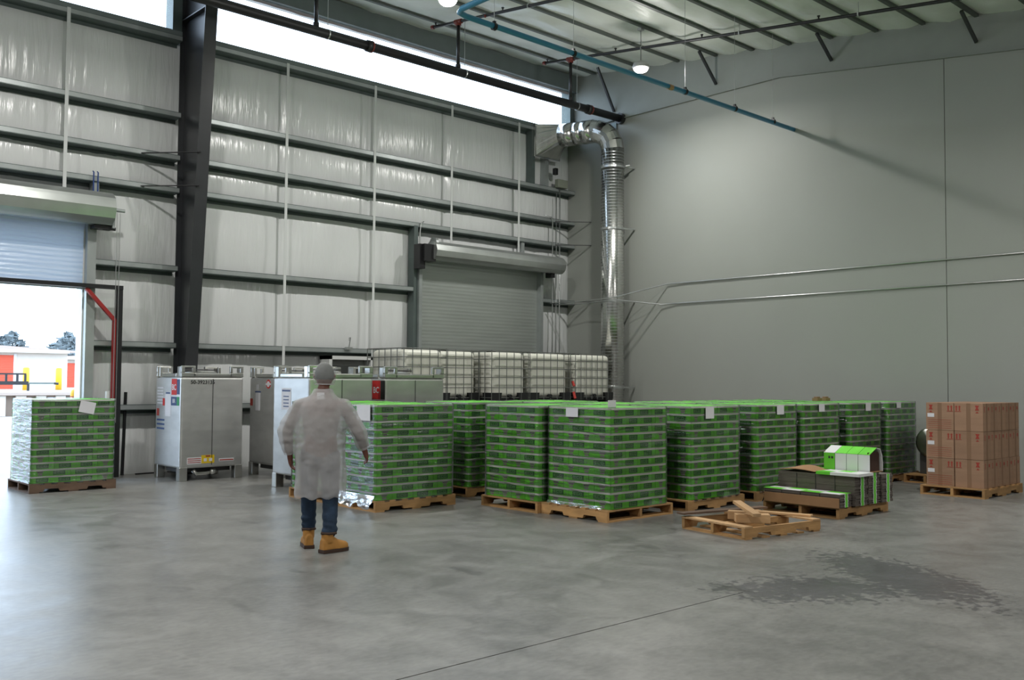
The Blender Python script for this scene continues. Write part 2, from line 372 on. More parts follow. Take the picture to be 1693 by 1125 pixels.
for y,x,z in ((15.0,16.45,roofz(15.0)-.06),(12.08,16.43,8.66),(9.38,16.50,8.34),(6.65,16.45,7.98)):
    zb=wtop(y)+.22
    MB().bar((x,y,z),(XB-.02,y-.02,zb),.05,.05).build('flange_brace',M['column'],wall_right)
MB().box(XB-.03,XB,14.9,15.06,7.2,7.8).build('wall_trim',M['girt'],wall_right)

# ceiling: sagging insulation between purlins
pur=[15.60,14.20,13.08,12.06,11.15,10.27,9.36,8.44,7.55,6.62,5.72,4.80,3.88,2.96,2.04,1.12]
cb=MB()
cb.add([(XL,YF,roofz(YF)+.14),(XB+.2,YF,roofz(YF)+.14),(XB+.2,YA+.12,roofz(YA)+.14),(XL,YA+.12,roofz(YA)+.14),(XL,YF,roofz(YF)+.24),(XB+.2,YF,roofz(YF)+.24),(XB+.2,YA+.12,roofz(YA)+.24),(XL,YA+.12,roofz(YA)+.24)],[(0,1,2,3),(7,6,5,4),(0,4,5,1),(1,5,6,2),(2,6,7,3),(3,7,4,0)])
ceiling=struct(cb.build('ceiling',M['sheet']))
edges=[YA]+pur
for y1,y0 in zip(edges[:-1],edges[1:]):
    def fn(u,v,y0=y0,y1=y1):
        x=2.0+(XB-2.0)*u; y=y0+(y1-y0)*v; e=math.sin(PI*v)
        rip=.05*abs(math.sin(PI*(x-.3)/1.52))**.5
        return (x,y,roofz(y)+.02-.055*e+e*(.7*rip-.02+.05*noise.noise(Vector((x*1.3,y*2,3)))+.02*noise.noise(Vector((x*4,y*5,1)))))
    MB().grid(150,8,fn).build('insulation_sheet',M['ceil_insul'],ceiling,smooth=True)
MB().add([(XL,YF,roofz(YF)),(2,YF,roofz(YF)),(2,YA,roofz(YA)),(XL,YA,roofz(YA))],[(3,2,1,0)]).add([(2,YF,roofz(YF)),(XB,YF,roofz(YF)),(XB,pur[-1],roofz(pur[-1])),(2,pur[-1],roofz(pur[-1]))],[(3,2,1,0)]).build('insulation_sheet',M['ceil_insul'],ceiling)
for y in pur:
    z=roofz(y); MB().box(XL,XB-.02,y-.035,y+.035,z-.042,z+.06).build('purlin',M['purlin'],ceiling)

# walls behind the camera close the hall
struct(MB().box(XL-.2,XL,YF,YA+.12,0,9.5).build('wall_left',M['plainwall']))
struct(MB().box(XL-.2,XB+.2,YF-.2,YF,0,7).build('wall_front',M['plainwall']))

# ------------------------------------------------------------------ doors
def coil(b,x0,x1,yc,zc,r,n=30,mi=0):
    b.grid(n,1,lambda u,v:(x0+(x1-x0)*v, yc+r*(1+.035*(round(u*n)%3==0))*math.cos(2*PI*u), zc+r*(1+.035*(round(u*n)%3==0))*math.sin(2*PI*u)),mi,closed_u=True)
    for x in (x0,x1): b.add([(x,yc+r*math.cos(2*PI*k/n),zc+r*math.sin(2*PI*k/n)) for k in range(n)],[tuple(range(n))],mi)
def curtain(b,x0,x1,y,z0,z1,mi=0,p=.076,amp=.008):
    n=int((z1-z0)/p*4)
    b.grid(1,n,lambda u,v:(x0+(x1-x0)*u, y+amp*math.sin((z0+(z1-z0)*v)*2*PI/p), z0+(z1-z0)*v),mi)
d1=struct(MB().box(1.6,1.74,16.22,16.62,0,4.2).build('door_1',M['girtlight']))
MB().box(5.42,5.56,16.22,16.62,0,4.2).build('door_guide',M['girtlight'],d1)
MB().box(5.40,5.425,16.35,16.62,0,4.1).build('door_guide',M['whitepaint'],d1)
b=MB(); coil(b,1.55,5.72,16.06,4.41,.27); b.build('door_coil',M['hood'],d1,smooth=False)
b=MB(); curtain(b,1.74,5.42,16.36,3.19,4.45); b.build('door_curtain',M['film_door'],d1,smooth=True)
MB().box(1.74,5.42,16.30,16.42,3.10,3.19).build('bottom_bar',M['girt'],d1)
MB().box(5.72,5.76,15.95,16.3,4.1,4.6).tube([(5.76,16.06,4.42),(5.95,16.06,4.42)],.03).build('coil_bracket',M['girtlight'],d1)
MB().box(5.45,5.75,16.0,16.2,4.08,4.13).tube([(5.6,16.05,4.1),(5.8,16.05,4.1)],.03).build('coil_latch',M['black'],d1)
for x in (5.83,5.88): MB().tube([(x,16.06,4.38),(x,16.06,.9)],.006,6).build('pull_chain',M['galv2'],d1)
d2=struct(MB().box(15.80,15.88,16.20,16.5,0,4.3).build('door_2',M['girtlight']))
MB().box(12.20,12.28,16.20,16.5,0,4.3).build('door_guide',M['girtlight'],d2)
b=MB(); coil(b,12.36,16.25,16.0,4.38,.20); b.build('door_coil',M['hood'],d2)
b=MB(); curtain(b,12.28,15.80,16.34,0,4.35,amp=.0018); b.build('door_curtain',M['doorsteel'],d2,smooth=True)
MB().box(12.12,12.42,15.92,16.2,4.14,4.5).box(12.05,12.2,16.0,16.2,3.98,4.5).build('chain_hoist',M['black'],d2)
MB().tube([(12.40,16.0,4.55),(12.47,16.0,4.55)],.12,16).build('coil_cap',M['galv2'],d2)
MB().box(15.9,16.02,15.95,16.15,4.08,4.2).build('coil_bracket',M['black'],d2)
d3=struct(MB().box(9.96,10.03,16.10,16.45,0,2.10).box(10.93,11.0,16.10,16.45,0,2.10).box(9.96,11.0,16.10,16.45,2.03,2.10).build('door_3',M['whitepaint']))
MB().box(10.03,10.93,16.34,16.40,0,2.03).build('door_leaf',M['doorleaf'],d3)
MB().box(10.16,10.80,16.325,16.34,1.2,1.92).build('door_glass',M['glassdark'],d3)

# ------------------------------------------------------------------ steel column
c=thing('steel_column','dark tapered steel column in front of the insulated wall','column',(7.07,16.0,0))
inn=lambda z: .03-.085*z                     # inner flange leans into the hall
def cprism(x0,x1,off0,off1,z0=0,z1=9.05):
    return [(x0,off0(z0),z0),(x1,off0(z0),z0),(x1,off1(z0),z0),(x0,off1(z0),z0),(x0,off0(z1),z1),(x1,off0(z1),z1),(x1,off1(z1),z1),(x0,off1(z1),z1)]
BF=[(3,2,1,0),(4,5,6,7),(0,1,5,4),(1,2,6,5),(2,3,7,6),(3,0,4,7)]
MB().add(cprism(-.008,.008,inn,lambda z:.38),BF).build('column_web',M['column'],c)
MB().add(cprism(-.11,.11,lambda z:inn(z)-.018,inn),BF).build('inner_flange',M['column'],c)
MB().add(cprism(-.10,.10,lambda z:.36,lambda z:.38),BF).build('outer_flange',M['column'],c)
MB().box(-.10,.10,inn(8.0),.36,7.98,8.0).build('stiffener',M['column'],c)
MB().box(-.15,.15,-.05,.42,0,.02).build('base_plate',M['column'],c)
def rz_(y): return roofz(y)-.02
pr=[(.38,8.0),(inn(8.0),8.0),(-5.5,7.98),(-13.5,6.98),(-13.5,rz_(2.5)-.06),(.2,rz_(16.2)-.06),(.38,8.9)]
MB().prism(pr,-.01,.01,'x').build('rafter_web',M['column'],c)
# ------------------------------------------------------------------ services
t=thing('sprinkler_pipe','thick black sprinkler main with thin branch lines below the roof','pipe',(0,14.757,7.847))
MB().tube([(XL+.1,0,0),(17.0,0,0)],.088,18).build('main_pipe',M['blackpipe'],t,smooth=True)
for x in (9.89,15.88): MB().tube([(x-.05,0,0),(x+.05,0,0)],.108,18).build('coupling',M['blackpipe'],t,smooth=True)
for x in (9.94,15.94): MB().tube([(x-.013,0,0),(x+.013,0,0)],.112,18).build('coupling_band',M['redpipe'],t)
MB().tube([(16.93,0,0),(17.03,0,0)],.13,18).build('wall_flange',M['blackpipe'],t)
for x in (8.76,12.03,15.29):
    zt=roofz(14.63)-.17-7.847
    MB().tube([(x,0,.05),(x,0,zt)],.037,10).build('riser',M['blackpipe'],t,smooth=True)
    MB().tube([(x,0,.08),(x,0,.15)],.055,12).build('riser_outlet',M['blackpipe'],t)
    if x<9: continue
    yb=lambda y: roofz(y)-.17-.012*(14.6-y)-7.847
    MB().tube([(x,y-14.757,yb(y)) for y in (15.6,14.6,10,5,0,-5)],.031,10).build('branch_pipe',M['blackpipe'],t,smooth=True)
    MB().tube([(x,0,zt-.07),(x,0,zt+.03)],.058,12).tube([(x,-.1,yb(14.65)),(x,.1,yb(14.85))],.05,12).build('tee_fitting',M['redpipe'],t)
    MB().tube([(x,15.56-14.757,yb(15.56)),(x,15.63-14.757,yb(15.63))],.043,12).build('end_cap',M['redpipe'],t)
    for y in (15.5,13.42,11.17,8.65,6.3): MB().tube([(x,y-14.757,yb(y)+.02),(x,y-14.757,yb(y)+.09)],.014,8).tube([(x,y-14.757,yb(y)+.07),(x,y-14.757,yb(y)+.085)],.028,8).build('sprinkler_head',M['blackpipe'],t)
    for y in (12.7,10.3,7.9): MB().tube([(x,y-14.757,yb(y)-.04),(x,y-14.757,roofz(y)-7.86)],.006,6).box(x-.036,x+.036,y-14.77,y-14.745,yb(y)-.036,yb(y)+.036).build('pipe_hanger',M['galv2'],t)
for x in (9.0,12.2,15.5):
    MB().tube([(x,0,.08),(x,0,roofz(14.757)-7.87)],.007,6).tube([(x-.012,0,0),(x+.012,0,0)],.094,18).build('pipe_hanger',M['galv2'],t)
for x,y in ((11.7,13.9),): MB().tube([(x+.3,y-14.757,yb(y)),(x+.3,y-14.757,yb(y)-.05)],.02).build('sprinkler_head',M['redpipe'],t)

t=thing('air_pipe','bright blue compressed air pipe running across to the grey end wall','pipe',(0,10.2,6.72))
MB().tube([(17.03,0,0),(8.45,0,.03),(8.30,-.04,.035),(8.25,-.15,.04),(8.25,-16,.04)],.042,12).build('pipe_run',M['blue'],t,smooth=True)
for x in (8.98,10.63,13.47,14.98,16.27):
    MB().tube([(x-.025,0,.02),(x+.025,0,.02)],.056,12).box(x-.02,x+.02,-.02,.02,.04,.10).build('pipe_clamp',M['black'],t)
    MB().tube([(x,0,.08),(x,0,roofz(10.2)-6.74)],.004,6).build('hanger_rod',M['galv2'],t)
MB().tube([(13.0,0,.01),(13.1,0,.01)],.05,12).build('joint_collar',M['woodpale'],t)

def lamp(x,y,label,group=None,power=LAMP_W,z=7.85):
    t=thing('high_bay_lamp',label,'lamp',(x,y,z),0,group)
    MB().tube([(0,0,.02),(0,0,.05),(0,0,.12),(0,0,.16)],[.16,.17,.15,.07],24).build('housing',M['lampbody'],t,smooth=True)
    def dome(u,v): a=v*PI/2; return (.145*math.cos(a)*math.cos(2*PI*u),.145*math.cos(a)*math.sin(2*PI*u),.02-.085*math.sin(a))
    MB().grid(24,8,dome,closed_u=True).build('lens',M['lens'],t,smooth=True)
    MB().tube([(0,0,.15),(0,0,roofz(y)-z-.05)],.006,6).build('cord',M['black'],t)
    MB().box(-.05,.05,-.05,.05,roofz(y)-z-.09,roofz(y)-z-.04).build('ceiling_box',M['lampbody'],t)
    L=bpy.data.lights.new('lamp_light','AREA'); L.shape='DISK'; L.size=.30; L.energy=power; L.color=(1,.98,.935); L.spread=math.radians(165)
    o=bpy.data.objects.new('lamp_light',L); COL.objects.link(o); o.parent=t; o.location=(0,0,-.075)
    L=bpy.data.lights.new('lamp_glow','POINT'); L.shadow_soft_size=.12; L.energy=power*.33; L.color=(1,.98,.935); o=bpy.data.objects.new('lamp_glow',L); COL.objects.link(o); o.parent=t; o.location=(0,0,-.20)
lamp(14.58,12.13,'glowing round high bay lamp hanging near the end wall')
lamp(9.65,12.12,'glowing round high bay lamp at the top edge above the blue pipe')
for x,y in ((4.7,12.1),(-.3,12.1),(-5.3,12.1),(12.1,4.6),(2.2,4.6),(-2.7,4.6),(-.3,-3.5),(7.2,-3.5),(12.1,-3.5)):
    lamp(x,y,'high bay lamp of the hall outside the view','lamps beyond the frame',z=roofz(y)-.9)

# exhaust duct in the corner
t=thing('exhaust_duct','shiny spiral exhaust duct rising in the corner and bending to the wall','duct',(16.62,14.67,0))
r=.265
def ducttube(pts,name,rr=r,ridge=True):
    MB().tube(pts,rr,28).build(name,M['galv'],t,smooth=True)
ducttube([(0,0,0),(0,0,7.02)],'vertical_pipe')
b=MB()
for k in range(1,100): z=k*.07; b.tube([(0,0,z-.004),(0,0,z+.004)],r+.002,24,cap=False)
b.build('spiral_seam',M['galv2'],t,smooth=True)
for z in (6.60,5.16,3.48,1.5):
    MB().tube([(0,0,z-.025),(0,0,z+.025)],r+.014,28).bar((.2,.0,z),(.40,.0,z),.05,.03).bar((.1,-.25,z),(.40,-.32,z),.03,.03).build('wall_clamp',M['galv2'],t)
MB().tube([(.1,-.30,6.60),(.18,-.36,6.62)],.035,10).build('clamp_bolt',M['galv2'],t)
ctr=[]
for k in range(6):
    a=k/5*PI/2; ctr.append((-.17*(1-math.cos(a)), .50*(1-math.cos(a)), 7.02+.50*math.sin(a)))
seg=[]
for i in range(5):
    p,q=Vector(ctr[i]),Vector(ctr[i+1]); MB().tube([p-(q-p)*.12,q+(q-p)*.12],r+.002*(i%2),20).build('elbow_gore',M['galv'],t)
e=Vector(ctr[-1]); dirn=Vector((-.30,.953,0))
for i,(a0,a1,rr) in enumerate(((-.05,.22,.275),(.22,.45,.268),(.45,.80,.275))):
    MB().tube([e+dirn*a0,e+dirn*a1],rr,24).build('horizontal_pipe',M['galv'],t,smooth=True)
pe=e+dirn*.80
MB().grid(24,1,lambda u,v:((pe.x+.275*math.cos(2*PI*u)*.95)*(1-v)+v*(-.62+.40*max(-1,min(1,1.5*math.cos(2*PI*u)))), (pe.y+ .275*math.cos(2*PI*u)*.3)*(1-v)+v*1.55, (pe.z+.275*math.sin(2*PI*u))*(1-v)+v*(7.36+.38*max(-1,min(1,1.5*math.sin(2*PI*u))))),closed_u=True).build('transition',M['galv'],t)
MB().box(-1.03,-.20,1.53,1.76,6.97,7.69).build('plenum_box',M['galv'],t)

# conduits, box, hooks
def conduit(pts,label,r_=.013,m='galv2'):
    p0=Vector(pts[0]); o=MB().tube([Vector(p)-p0 for p in pts],r_,8).build('conduit',M[m],None,tuple(p0),smooth=True); return tag(o,label,'conduit')
conduit([(16.15,16.24,3.50),(16.35,15.6,3.50),(16.28,14.35,3.53),(17.0,13.38,3.825),(17.015,12.9,3.825),(17.015,-6,3.825)],'upper of two thin metal conduits along the grey end wall')
conduit([(16.28,16.24,3.47),(16.45,15.5,3.46),(16.27,14.30,3.48),(16.98,13.53,3.37),(17.015,13.1,3.376),(17.015,-6,3.376)],'lower of two thin metal conduits along the grey end wall')
conduit([(15.95,16.235,5.6),(16.17,16.235,5.58),(16.22,16.235,5.5),(16.22,16.235,3.5),(16.22,16.235,0)],'bent vertical conduit just right of the closed roll-up door')
conduit([(16.46,16.235,6.30),(16.46,16.235,0)],'straight conduit dropping from the junction box near the corner')
conduit([(16.36,16.25,6.2),(16.36,16.25,0)],'thin straight conduit between two others near the corner',.009)
conduit([(12.33,16.235,5.02),(12.26,16.235,4.98),(12.235,16.235,4.8),(12.235,16.235,2.0)],'conduit beside the black hoist of the closed door',.012)
conduit([(11.25,16.2,2.27),(11.38,16.2,2.25),(11.41,16.2,2.1),(11.41,16.2,1.2)],'short bent cable conduit above the green-tinted tanks',.009)
o=MB().box(-.17,.17,-.06,.06,0,.20).build('junction_box',M['jbox'],None,(16.50,16.22,6.33),bevel=.01); tag(o,'small green-grey junction box on the girt beside the duct','box')
o=MB().box(-.05,.05,-.05,.05,0,.16).build('switch_box',M['black'],None,(16.27,16.2,6.62),bevel=.01); tag(o,'small dark switch box below the duct plenum','box')
t=thing('door_lamp','small gooseneck lamp above the walk door behind the tanks','lamp',(10.47,16.2,2.26))
MB().tube([(0,0,0),(0,-.04,.15),(-.02,-.08,.21),(-.06,-.10,.20),(-.07,-.11,.14)],.009,8).build('gooseneck',M['galv2'],t)
MB().box(-.07,.07,-.03,.05,-.03,.02).build('base',M['galv2'],t)
t=thing('strap_pair','pair of blue straps looped over the girt above the half-open door','strap',(5.53,16.25,4.66))
for s in (-.035,.035): MB().tube([(s,.0,-.15),(s,-.02,.10),(s,-.02,.38),(s,.02,.40)],.011,6).build('strap_loop',M['bluestrap'],t)

# guard frame round the open door
t=thing('door_guard_frame','black and red steel guard frame round the half-open roll-up door','frame',(5.90,16.12,0))
MB().box(-.04,.06,-.05,.05,0,3.17).build('post',M['black'],t)
MB().box(-.075,-.04,-.05,.05,0,2.60).build('post_edge',M['red'],t)
MB().box(-4.35,.06,-.06,.05,3.105,3.17).build('header',M['black'],t)
MB().bar((-.52,0,3.10),(-.04,0,2.58),.07,.055).build('brace',M['red'],t)
MB().box(-4.35,-4.25,-.05,.05,0,3.17).build('post',M['black'],t)
o=MB().tube([(0,0,0),(.03,0,1.40)],.027,10).build('thin_post',M['black'],None,(6.12,16.36,0)); tag(o,'thin black post standing against the wall beside the tank','post')
o=MB().tube([(0,0,0),(0,0,1.42)],.035,12).build('white_pipe',M['whitepaint'],None,(5.72,16.0,0)); tag(o,'short white pipe standing beside the red door frame','pipe')
o=MB().tube([(0,0,.012),(.3,.03,.012),(.5,-.02,.012)],.012,8).build('floor_cable',M['black'],None,(6.32,16.30,0)); tag(o,'short dark cable on the floor along the wall','cable')

# ------------------------------------------------------------------ stainless tanks
def tank(x,y,lx,ly,label,stickers=None):
    t=thing('steel_tank',label,'tank',(x,y,0),0,'stainless liquid tanks')
    MB().box(0,lx,0,ly,.20,1.66).build('body',M['stainless'],t,bevel=.035,segs=3)
    MB().box(lx/2-.006,lx/2+.006,-.004,.01,.24,1.63).build('panel_seam',M['tankdark'],t)
    for fx in (0,lx-.13):
        for fy in (0,ly-.13): MB().box(fx,fx+.13,fy,fy+.13,0,.22).build('foot',M['stainless2'],t,bevel=.008)
    b=MB()
    for y0 in (.0,ly-.05): b.box(.2,lx-.2,y0,y0+.05,1.66,1.72)
    for x0 in (.0,lx-.05): b.box(x0,x0+.05,.2,ly-.2,1.66,1.72)
    b.build('top_rail',M['stainless2'],t,bevel=.012)
    for fx,sx in ((0,1),(lx,-1)):
        for fy,sy in ((0,1),(ly,-1)):
            b=MB(); X=lambda a,c:(fx+sx*min(a,c),fx+sx*max(a,c)) if sx>0 else (fx-max(a,c),fx-min(a,c))
            Yy=lambda a,c:(fy+min(a,c),fy+max(a,c)) if sy>0 else (fy-max(a,c),fy-min(a,c))
            # lifting lug: a low plate, two posts and a bridge with an open slot
            b.box(*X(0,.24),*Yy(0,.05),1.66,1.73); b.box(*X(0,.06),*Yy(0,.05),1.73,1.82); b.box(*X(.19,.24),*Yy(0,.05),1.73,1.82); b.box(*X(0,.24),*Yy(0,.05),1.81,1.84)
            b.box(*X(0,.05),*Yy(.05,.16),1.66,1.83)
            b.build('lifting_lug',M['stainless2'],t,bevel=.01)
    MB().tube([(lx/2,ly/2,1.66),(lx/2,ly/2,1.74),(lx/2,ly/2,1.76)],[.27,.27,.22],28).build('lid',M['stainless2'],t,smooth=False)
    MB().bar((lx/2-.3,ly/2,1.78),(lx/2+.3,ly/2,1.78),.04,.02).build('lid_clamp',M['tankdark'],t)
    MB().tube([(lx*.25,.10,.16),(lx*.30,.10,.10),(lx*.45,.10,.10),(lx*.55,.1,.12)],.035,12).tube([(lx*.52,.1,.12),(lx*.6,.1,.12)],.05,12).build('outlet_valve',M['stainless2'],t,smooth=True)
    MB().box(.12,lx-.12,.2,ly-.2,.12,.2).build('sump',M['tankdark'],t)
    return t
def decal_y(t,x0,x1,z0,z1,m,d=.003,name='sticker'):    # on the face towards -Y
    return MB().box(x0,x1,-d,0.0,z0,z1).build(name,M[m],t)
def decal_x(t,y0,y1,z0,z1,m,d=.003,name='sticker'):    # on the face towards -X
    return MB().box(-d,0.0,y0,y1,z0,z1).build(name,M[m],t)
def words(t,body,size,m,p,face):
    o=put('lettering',text_mesh(body,size,M[m],True),t,p); o.rotation_euler=(PI/2,0,0) if face=='y' else (PI/2,0,-PI/2); return o
t1=tank(6.42,14.76,1.07,1.0,'stainless tank with stencilled number and yellow sticker, nearest the dark column')
words(t1,'50-3923135',.085,'ink',(.36,-.004,1.575),'y')
decal_y(t1,.12,.36,.265,.37,'paper'); decal_y(t1,.36,.58,.27,.40,'stick_yel',.004); decal_y(t1,.66,.92,.29,.335,'paper')
for k in range(3): decal_y(t1,.13,.35,.285+.03*k,.296+.03*k,'boxred',.005,'print_line')
decal_y(t1,.40,.45,.30,.35,'paper',.006,'print_line'); decal_y(t1,.49,.54,.30,.35,'paper',.006,'print_line'); decal_y(t1,.43,.51,.375,.395,'boxred',.006,'print_line')
decal_y(t1,.67,.91,.303,.320,'boxred',.005,'print_line')
decal_x(t1,.16,.36,1.37,1.63,'stick_red'); words(t1,'BC',.13,'paper',(-.005,.26,1.49),'x'); decal_x(t1,.05,.15,1.38,1.62,'stick_blu')
decal_x(t1,.16,.37,1.20,1.34,'stick_blu'); decal_x(t1,.06,.15,1.20,1.34,'stick_grn'); words(t1,'BR',.09,'paper',(-.005,.26,1.27),'x')
decal_x(t1,.38,.60,1.02,1.38,'paper'); decal_x(t1,.42,.58,1.385,1.41,'stick_blu'); decal_x(t1,.62,.70,1.19,1.31,'stick_red')
for k in range(6): decal_x(t1,.68,.92,1.22+.05*k,1.24+.05*k,'paper',name='print_line')
for k in range(3): decal_x(t1,.62,.92,.80+.07*k,.83+.07*k,'stick_blu',name='print_line')
decal_x(t1,.84,.93,1.02,1.14,'boxred',.003)
t2=tank(7.83,14.20,1.07,1.0,'stainless tank with a round red emblem, between two other tanks')
decal_x(t2,.62,.78,1.10,1.40,'paper'); decal_x(t2,.60,.80,1.405,1.43,'stick_blu'); decal_x(t2,.68,.76,1.45,1.54,'paper'); decal_x(t2,.88,.97,1.18,1.30,'boxred')
MB().tube([(0,.34,1.55),(-.004,.34,1.55)],.075,20).build('round_emblem',M['stick_red'],t2); MB().tube([(-.004,.34,1.55),(-.006,.34,1.55)],.05,20).box(-.007,0,.25,.43,1.535,1.565).build('emblem_center',M['paper'],t2)
t3=tank(7.20,12.16,1.10,1.06,'stainless tank with a blue printed sheet, directly behind the person')
decal_x(t3,.52,.80,1.18,1.50,'paper'); decal_x(t3,.54,.78,1.45,1.475,'stick_blu',.005,'print_line')
for k in range(4): decal_x(t3,.58,.74,1.22+.05*k,1.235+.05*k,'stick_blu',.005,'print_line')
t4=tank(8.52,12.16,1.16,1.04,'stainless tank with a red label, rightmost of the tanks')
decal_x(t4,.12,.34,1.33,1.62,'stick_red'); words(t4,'BC',.13,'paper',(-.005,.23,1.47),'x'); decal_x(t4,.0,.11,1.33,1.62,'ink')

# ------------------------------------------------------------------ caged plastic totes
def tote(x,y,lx,ly,z,label,cap=True):
    t=thing('caged_tote',label,'container',(x,y,z),0,'caged white totes')
    MB().box(.05,lx-.05,.05,ly-.05,.17,1.07).build('bottle',M['plastic'],t,bevel=.09,segs=4)
    b=MB(); rr=.009
    for zz in (.17,.37,.57,.75,.93,1.09):
        b.tube([(0,0,zz),(lx,0,zz),(lx,ly,zz),(0,ly,zz),(0,0,zz)],rr,6)
    nx,ny=max(4,int(lx/.17)),max(4,int(ly/.17))
    for i in range(nx+1):
        for yy in (-.006,ly+.006): b.tube([(lx*i/nx,yy,.12),(lx*i/nx,yy,1.10)],rr,6)
    for i in range(1,ny):
        for xx in (-.006,lx+.006): b.tube([(xx,ly*i/ny,.12),(xx,ly*i/ny,1.09)],rr,6)
    b.build('cage',M['cage'],t)
    for fx in (0,lx-.27):
        for fy in (-.012,ly-.26): MB().prism([(fx+.04,0),(fx+.23,0),(fx+.27,.27),(fx,.27)],fy,fy+.272,'y').build('corner_foot',M['blackplastic'],t)
    MB().box(lx/2-.1,lx/2+.1,.02,ly-.02,0,.12).box(.02,lx-.02,.02,ly-.02,.10,.15).build('base_tray',M['blackplastic'],t)
    if cap: MB().tube([(lx/2,ly/2,1.06),(lx/2,ly/2,1.10)],.1,20).build('fill_cap',M['blackplastic'],t)
    MB().tube([(lx/2,-.02,.20),(lx/2,.06,.20)],.04,12).build('outlet_valve',M['blackplastic'],t)
    return t
spots=[(10.21,14.0,.98,1.15,'first from the tanks'),(11.26,14.3,1.0,1.1,'second from the tanks'),(12.36,14.0,.92,1.15,'in the middle of the row'),(13.35,14.0,1.18,1.15,'second from the duct'),(14.68,14.0,1.2,1.15,'nearest the duct')]
spots[2]=(12.32,14.0,.99,1.15,'in the middle of the row')
for x,y,lx,ly,w_ in spots:
    tote(x,y,lx,ly,0,'caged white tote at floor level behind the green pallets, '+w_,False)
    tt=tote(x,y,lx,ly,1.125,'caged white tote on top of another, '+w_)
MB().tube([(-.03,.05,.50),(-.03,.0,.40)],.03,8).tube([(-.03,.02,.28),(-.03,-.03,.14)],.03,8).build('hose_handle',M['valve'],tt)
# ------------------------------------------------------------------ wooden pallets
def stringer_mesh(L,h=.10,w=.04,notch=True):
    z0=.018; pts=[(0,z0)]
    if notch:
        for c_ in (L*.25,L*.75): pts += [(c_-.115,z0),(c_-.095,z0+.04),(c_+.095,z0+.04),(c_+.115,z0)]
    pts += [(L,z0),(L,z0+h),(0,z0+h)]
    return MB().prism(pts,-w/2,w/2,'y')
PM={}
def pallet_parts(root,lx,ly,axis='x',m='wood',skip=(),off=(0,0,0)):
    """stringers along axis, deck boards across, top at 0.136 m"""
    L,Wd=(lx,ly) if axis=='x' else (ly,lx)
    key=(round(L,2),round(Wd,2),m)
    if key not in PM:
        PM[key]=(stringer_mesh(L).mesh('stringer',M[m]), MB().box(-.045,.045,0,Wd,0,.018).mesh('deck_board',M[m]), MB().box(-.07,.07,0,Wd,0,.018).mesh('deck_board',M[m]))
    S,D,D2=PM[key]
    def place(name,me,u,v,z):
        o=put(name,me,root)
        if axis=='x': o.location=(off[0]+u,off[1]+v,off[2]+z)
        else: o.location=(off[0]+lx-v,off[1]+u,off[2]+z); o.rotation_euler=(0,0,PI/2)
    for v in (.02,Wd/2,Wd-.02): place('stringer',S,0,v,0)
    n=7
    for i in range(n):
        if i in skip: continue
        u=(.07+(L-.14)*i/(n-1)); place('deck_board',D2 if i in (0,n-1) else D,u,0,.118)
    for i in (0,2,4):
        u=(.07+(L-.14)*i/4); place('bottom_board',D2,u,0,0)

# ------------------------------------------------------------------ green cartons
CL,CW,CH=.325,.245,.0985
def carton_mesh():
    b=MB(); x,y=CL/2-.002,CW/2-.002; zr=.073
    b.box(-x,x,-y,y,.001,zr,0); b.box(-x-.001,x+.001,-y-.001,y+.001,zr,CH-.0015,1); b.box(-x,x,-y,y,CH-.0015,CH-.0005,0)
    def rect(s,u0,u1,z0,z1,d,mi,side):
        if side=='y':
            yy=s*(y+d); q=[(u0,yy,z0),(u1,yy,z0),(u1,yy,z1),(u0,yy,z1)]
        else:
            xx=s*(x+d); q=[(xx,u0,z0),(xx,u1,z0),(xx,u1,z1),(xx,u0,z1)]
        b.add(q,[(0,1,2,3)],mi)
    for s in (-1,1):
        k=1 if s<0 else -1                       # lettering runs left to right seen from outside
        R_=lambda u0,u1,z0,z1,d,mi: rect(s,min(k*u0,k*u1),max(k*u0,k*u1),z0,z1,d,mi,'y')
        R_(-.095,.085,.008,.068,.001,2)
        R_(-.09,.08,.013,.0165,.0018,3)
        zb,zt,w=.026,.058,.006
        for cx,shape in ((-.06,'E'),(-.012,'C'),(.036,'O')):
            R_(cx-.019,cx-.019+w,zb,zt,.0018,3)
            R_(cx-.019,cx+.019,zt-w,zt,.0018,3); R_(cx-.019,cx+.019,zb,zb+w,.0018,3)
            if shape=='E': R_(cx-.013,cx+.012,(zb+zt)/2-w/2,(zb+zt)/2+w/2,.0018,3)
            if shape=='O': R_(cx+.019-w,cx+.019,zb+w,zt-w,.0018,3)
        R_(.108,.126,.022,.040,.0018,3)
        # grey emblem on the short end
        xx=s*(x+.0015)
        b.add([(xx,-.055,.070),(xx,.055,.070),(xx,.03,.040),(xx,-.03,.040)],[(0,1,2,3)],4)
        b.add([(xx,-.032,.032),(xx,.032,.032),(xx,.032,.010),(xx,-.032,.010)],[(0,1,2,3)],4)
        b.add([(s*(x+.002),-.04,.060),(s*(x+.002),.04,.060),(s*(x+.002),.036,.053),(s*(x+.002),-.036,.053)],[(0,1,2,3)],2)
    return b.mesh('carton',[M['green'],M['rim'],M['dgreen'],M['lgreen'],M['emblem']])
CARTON=carton_mesh()
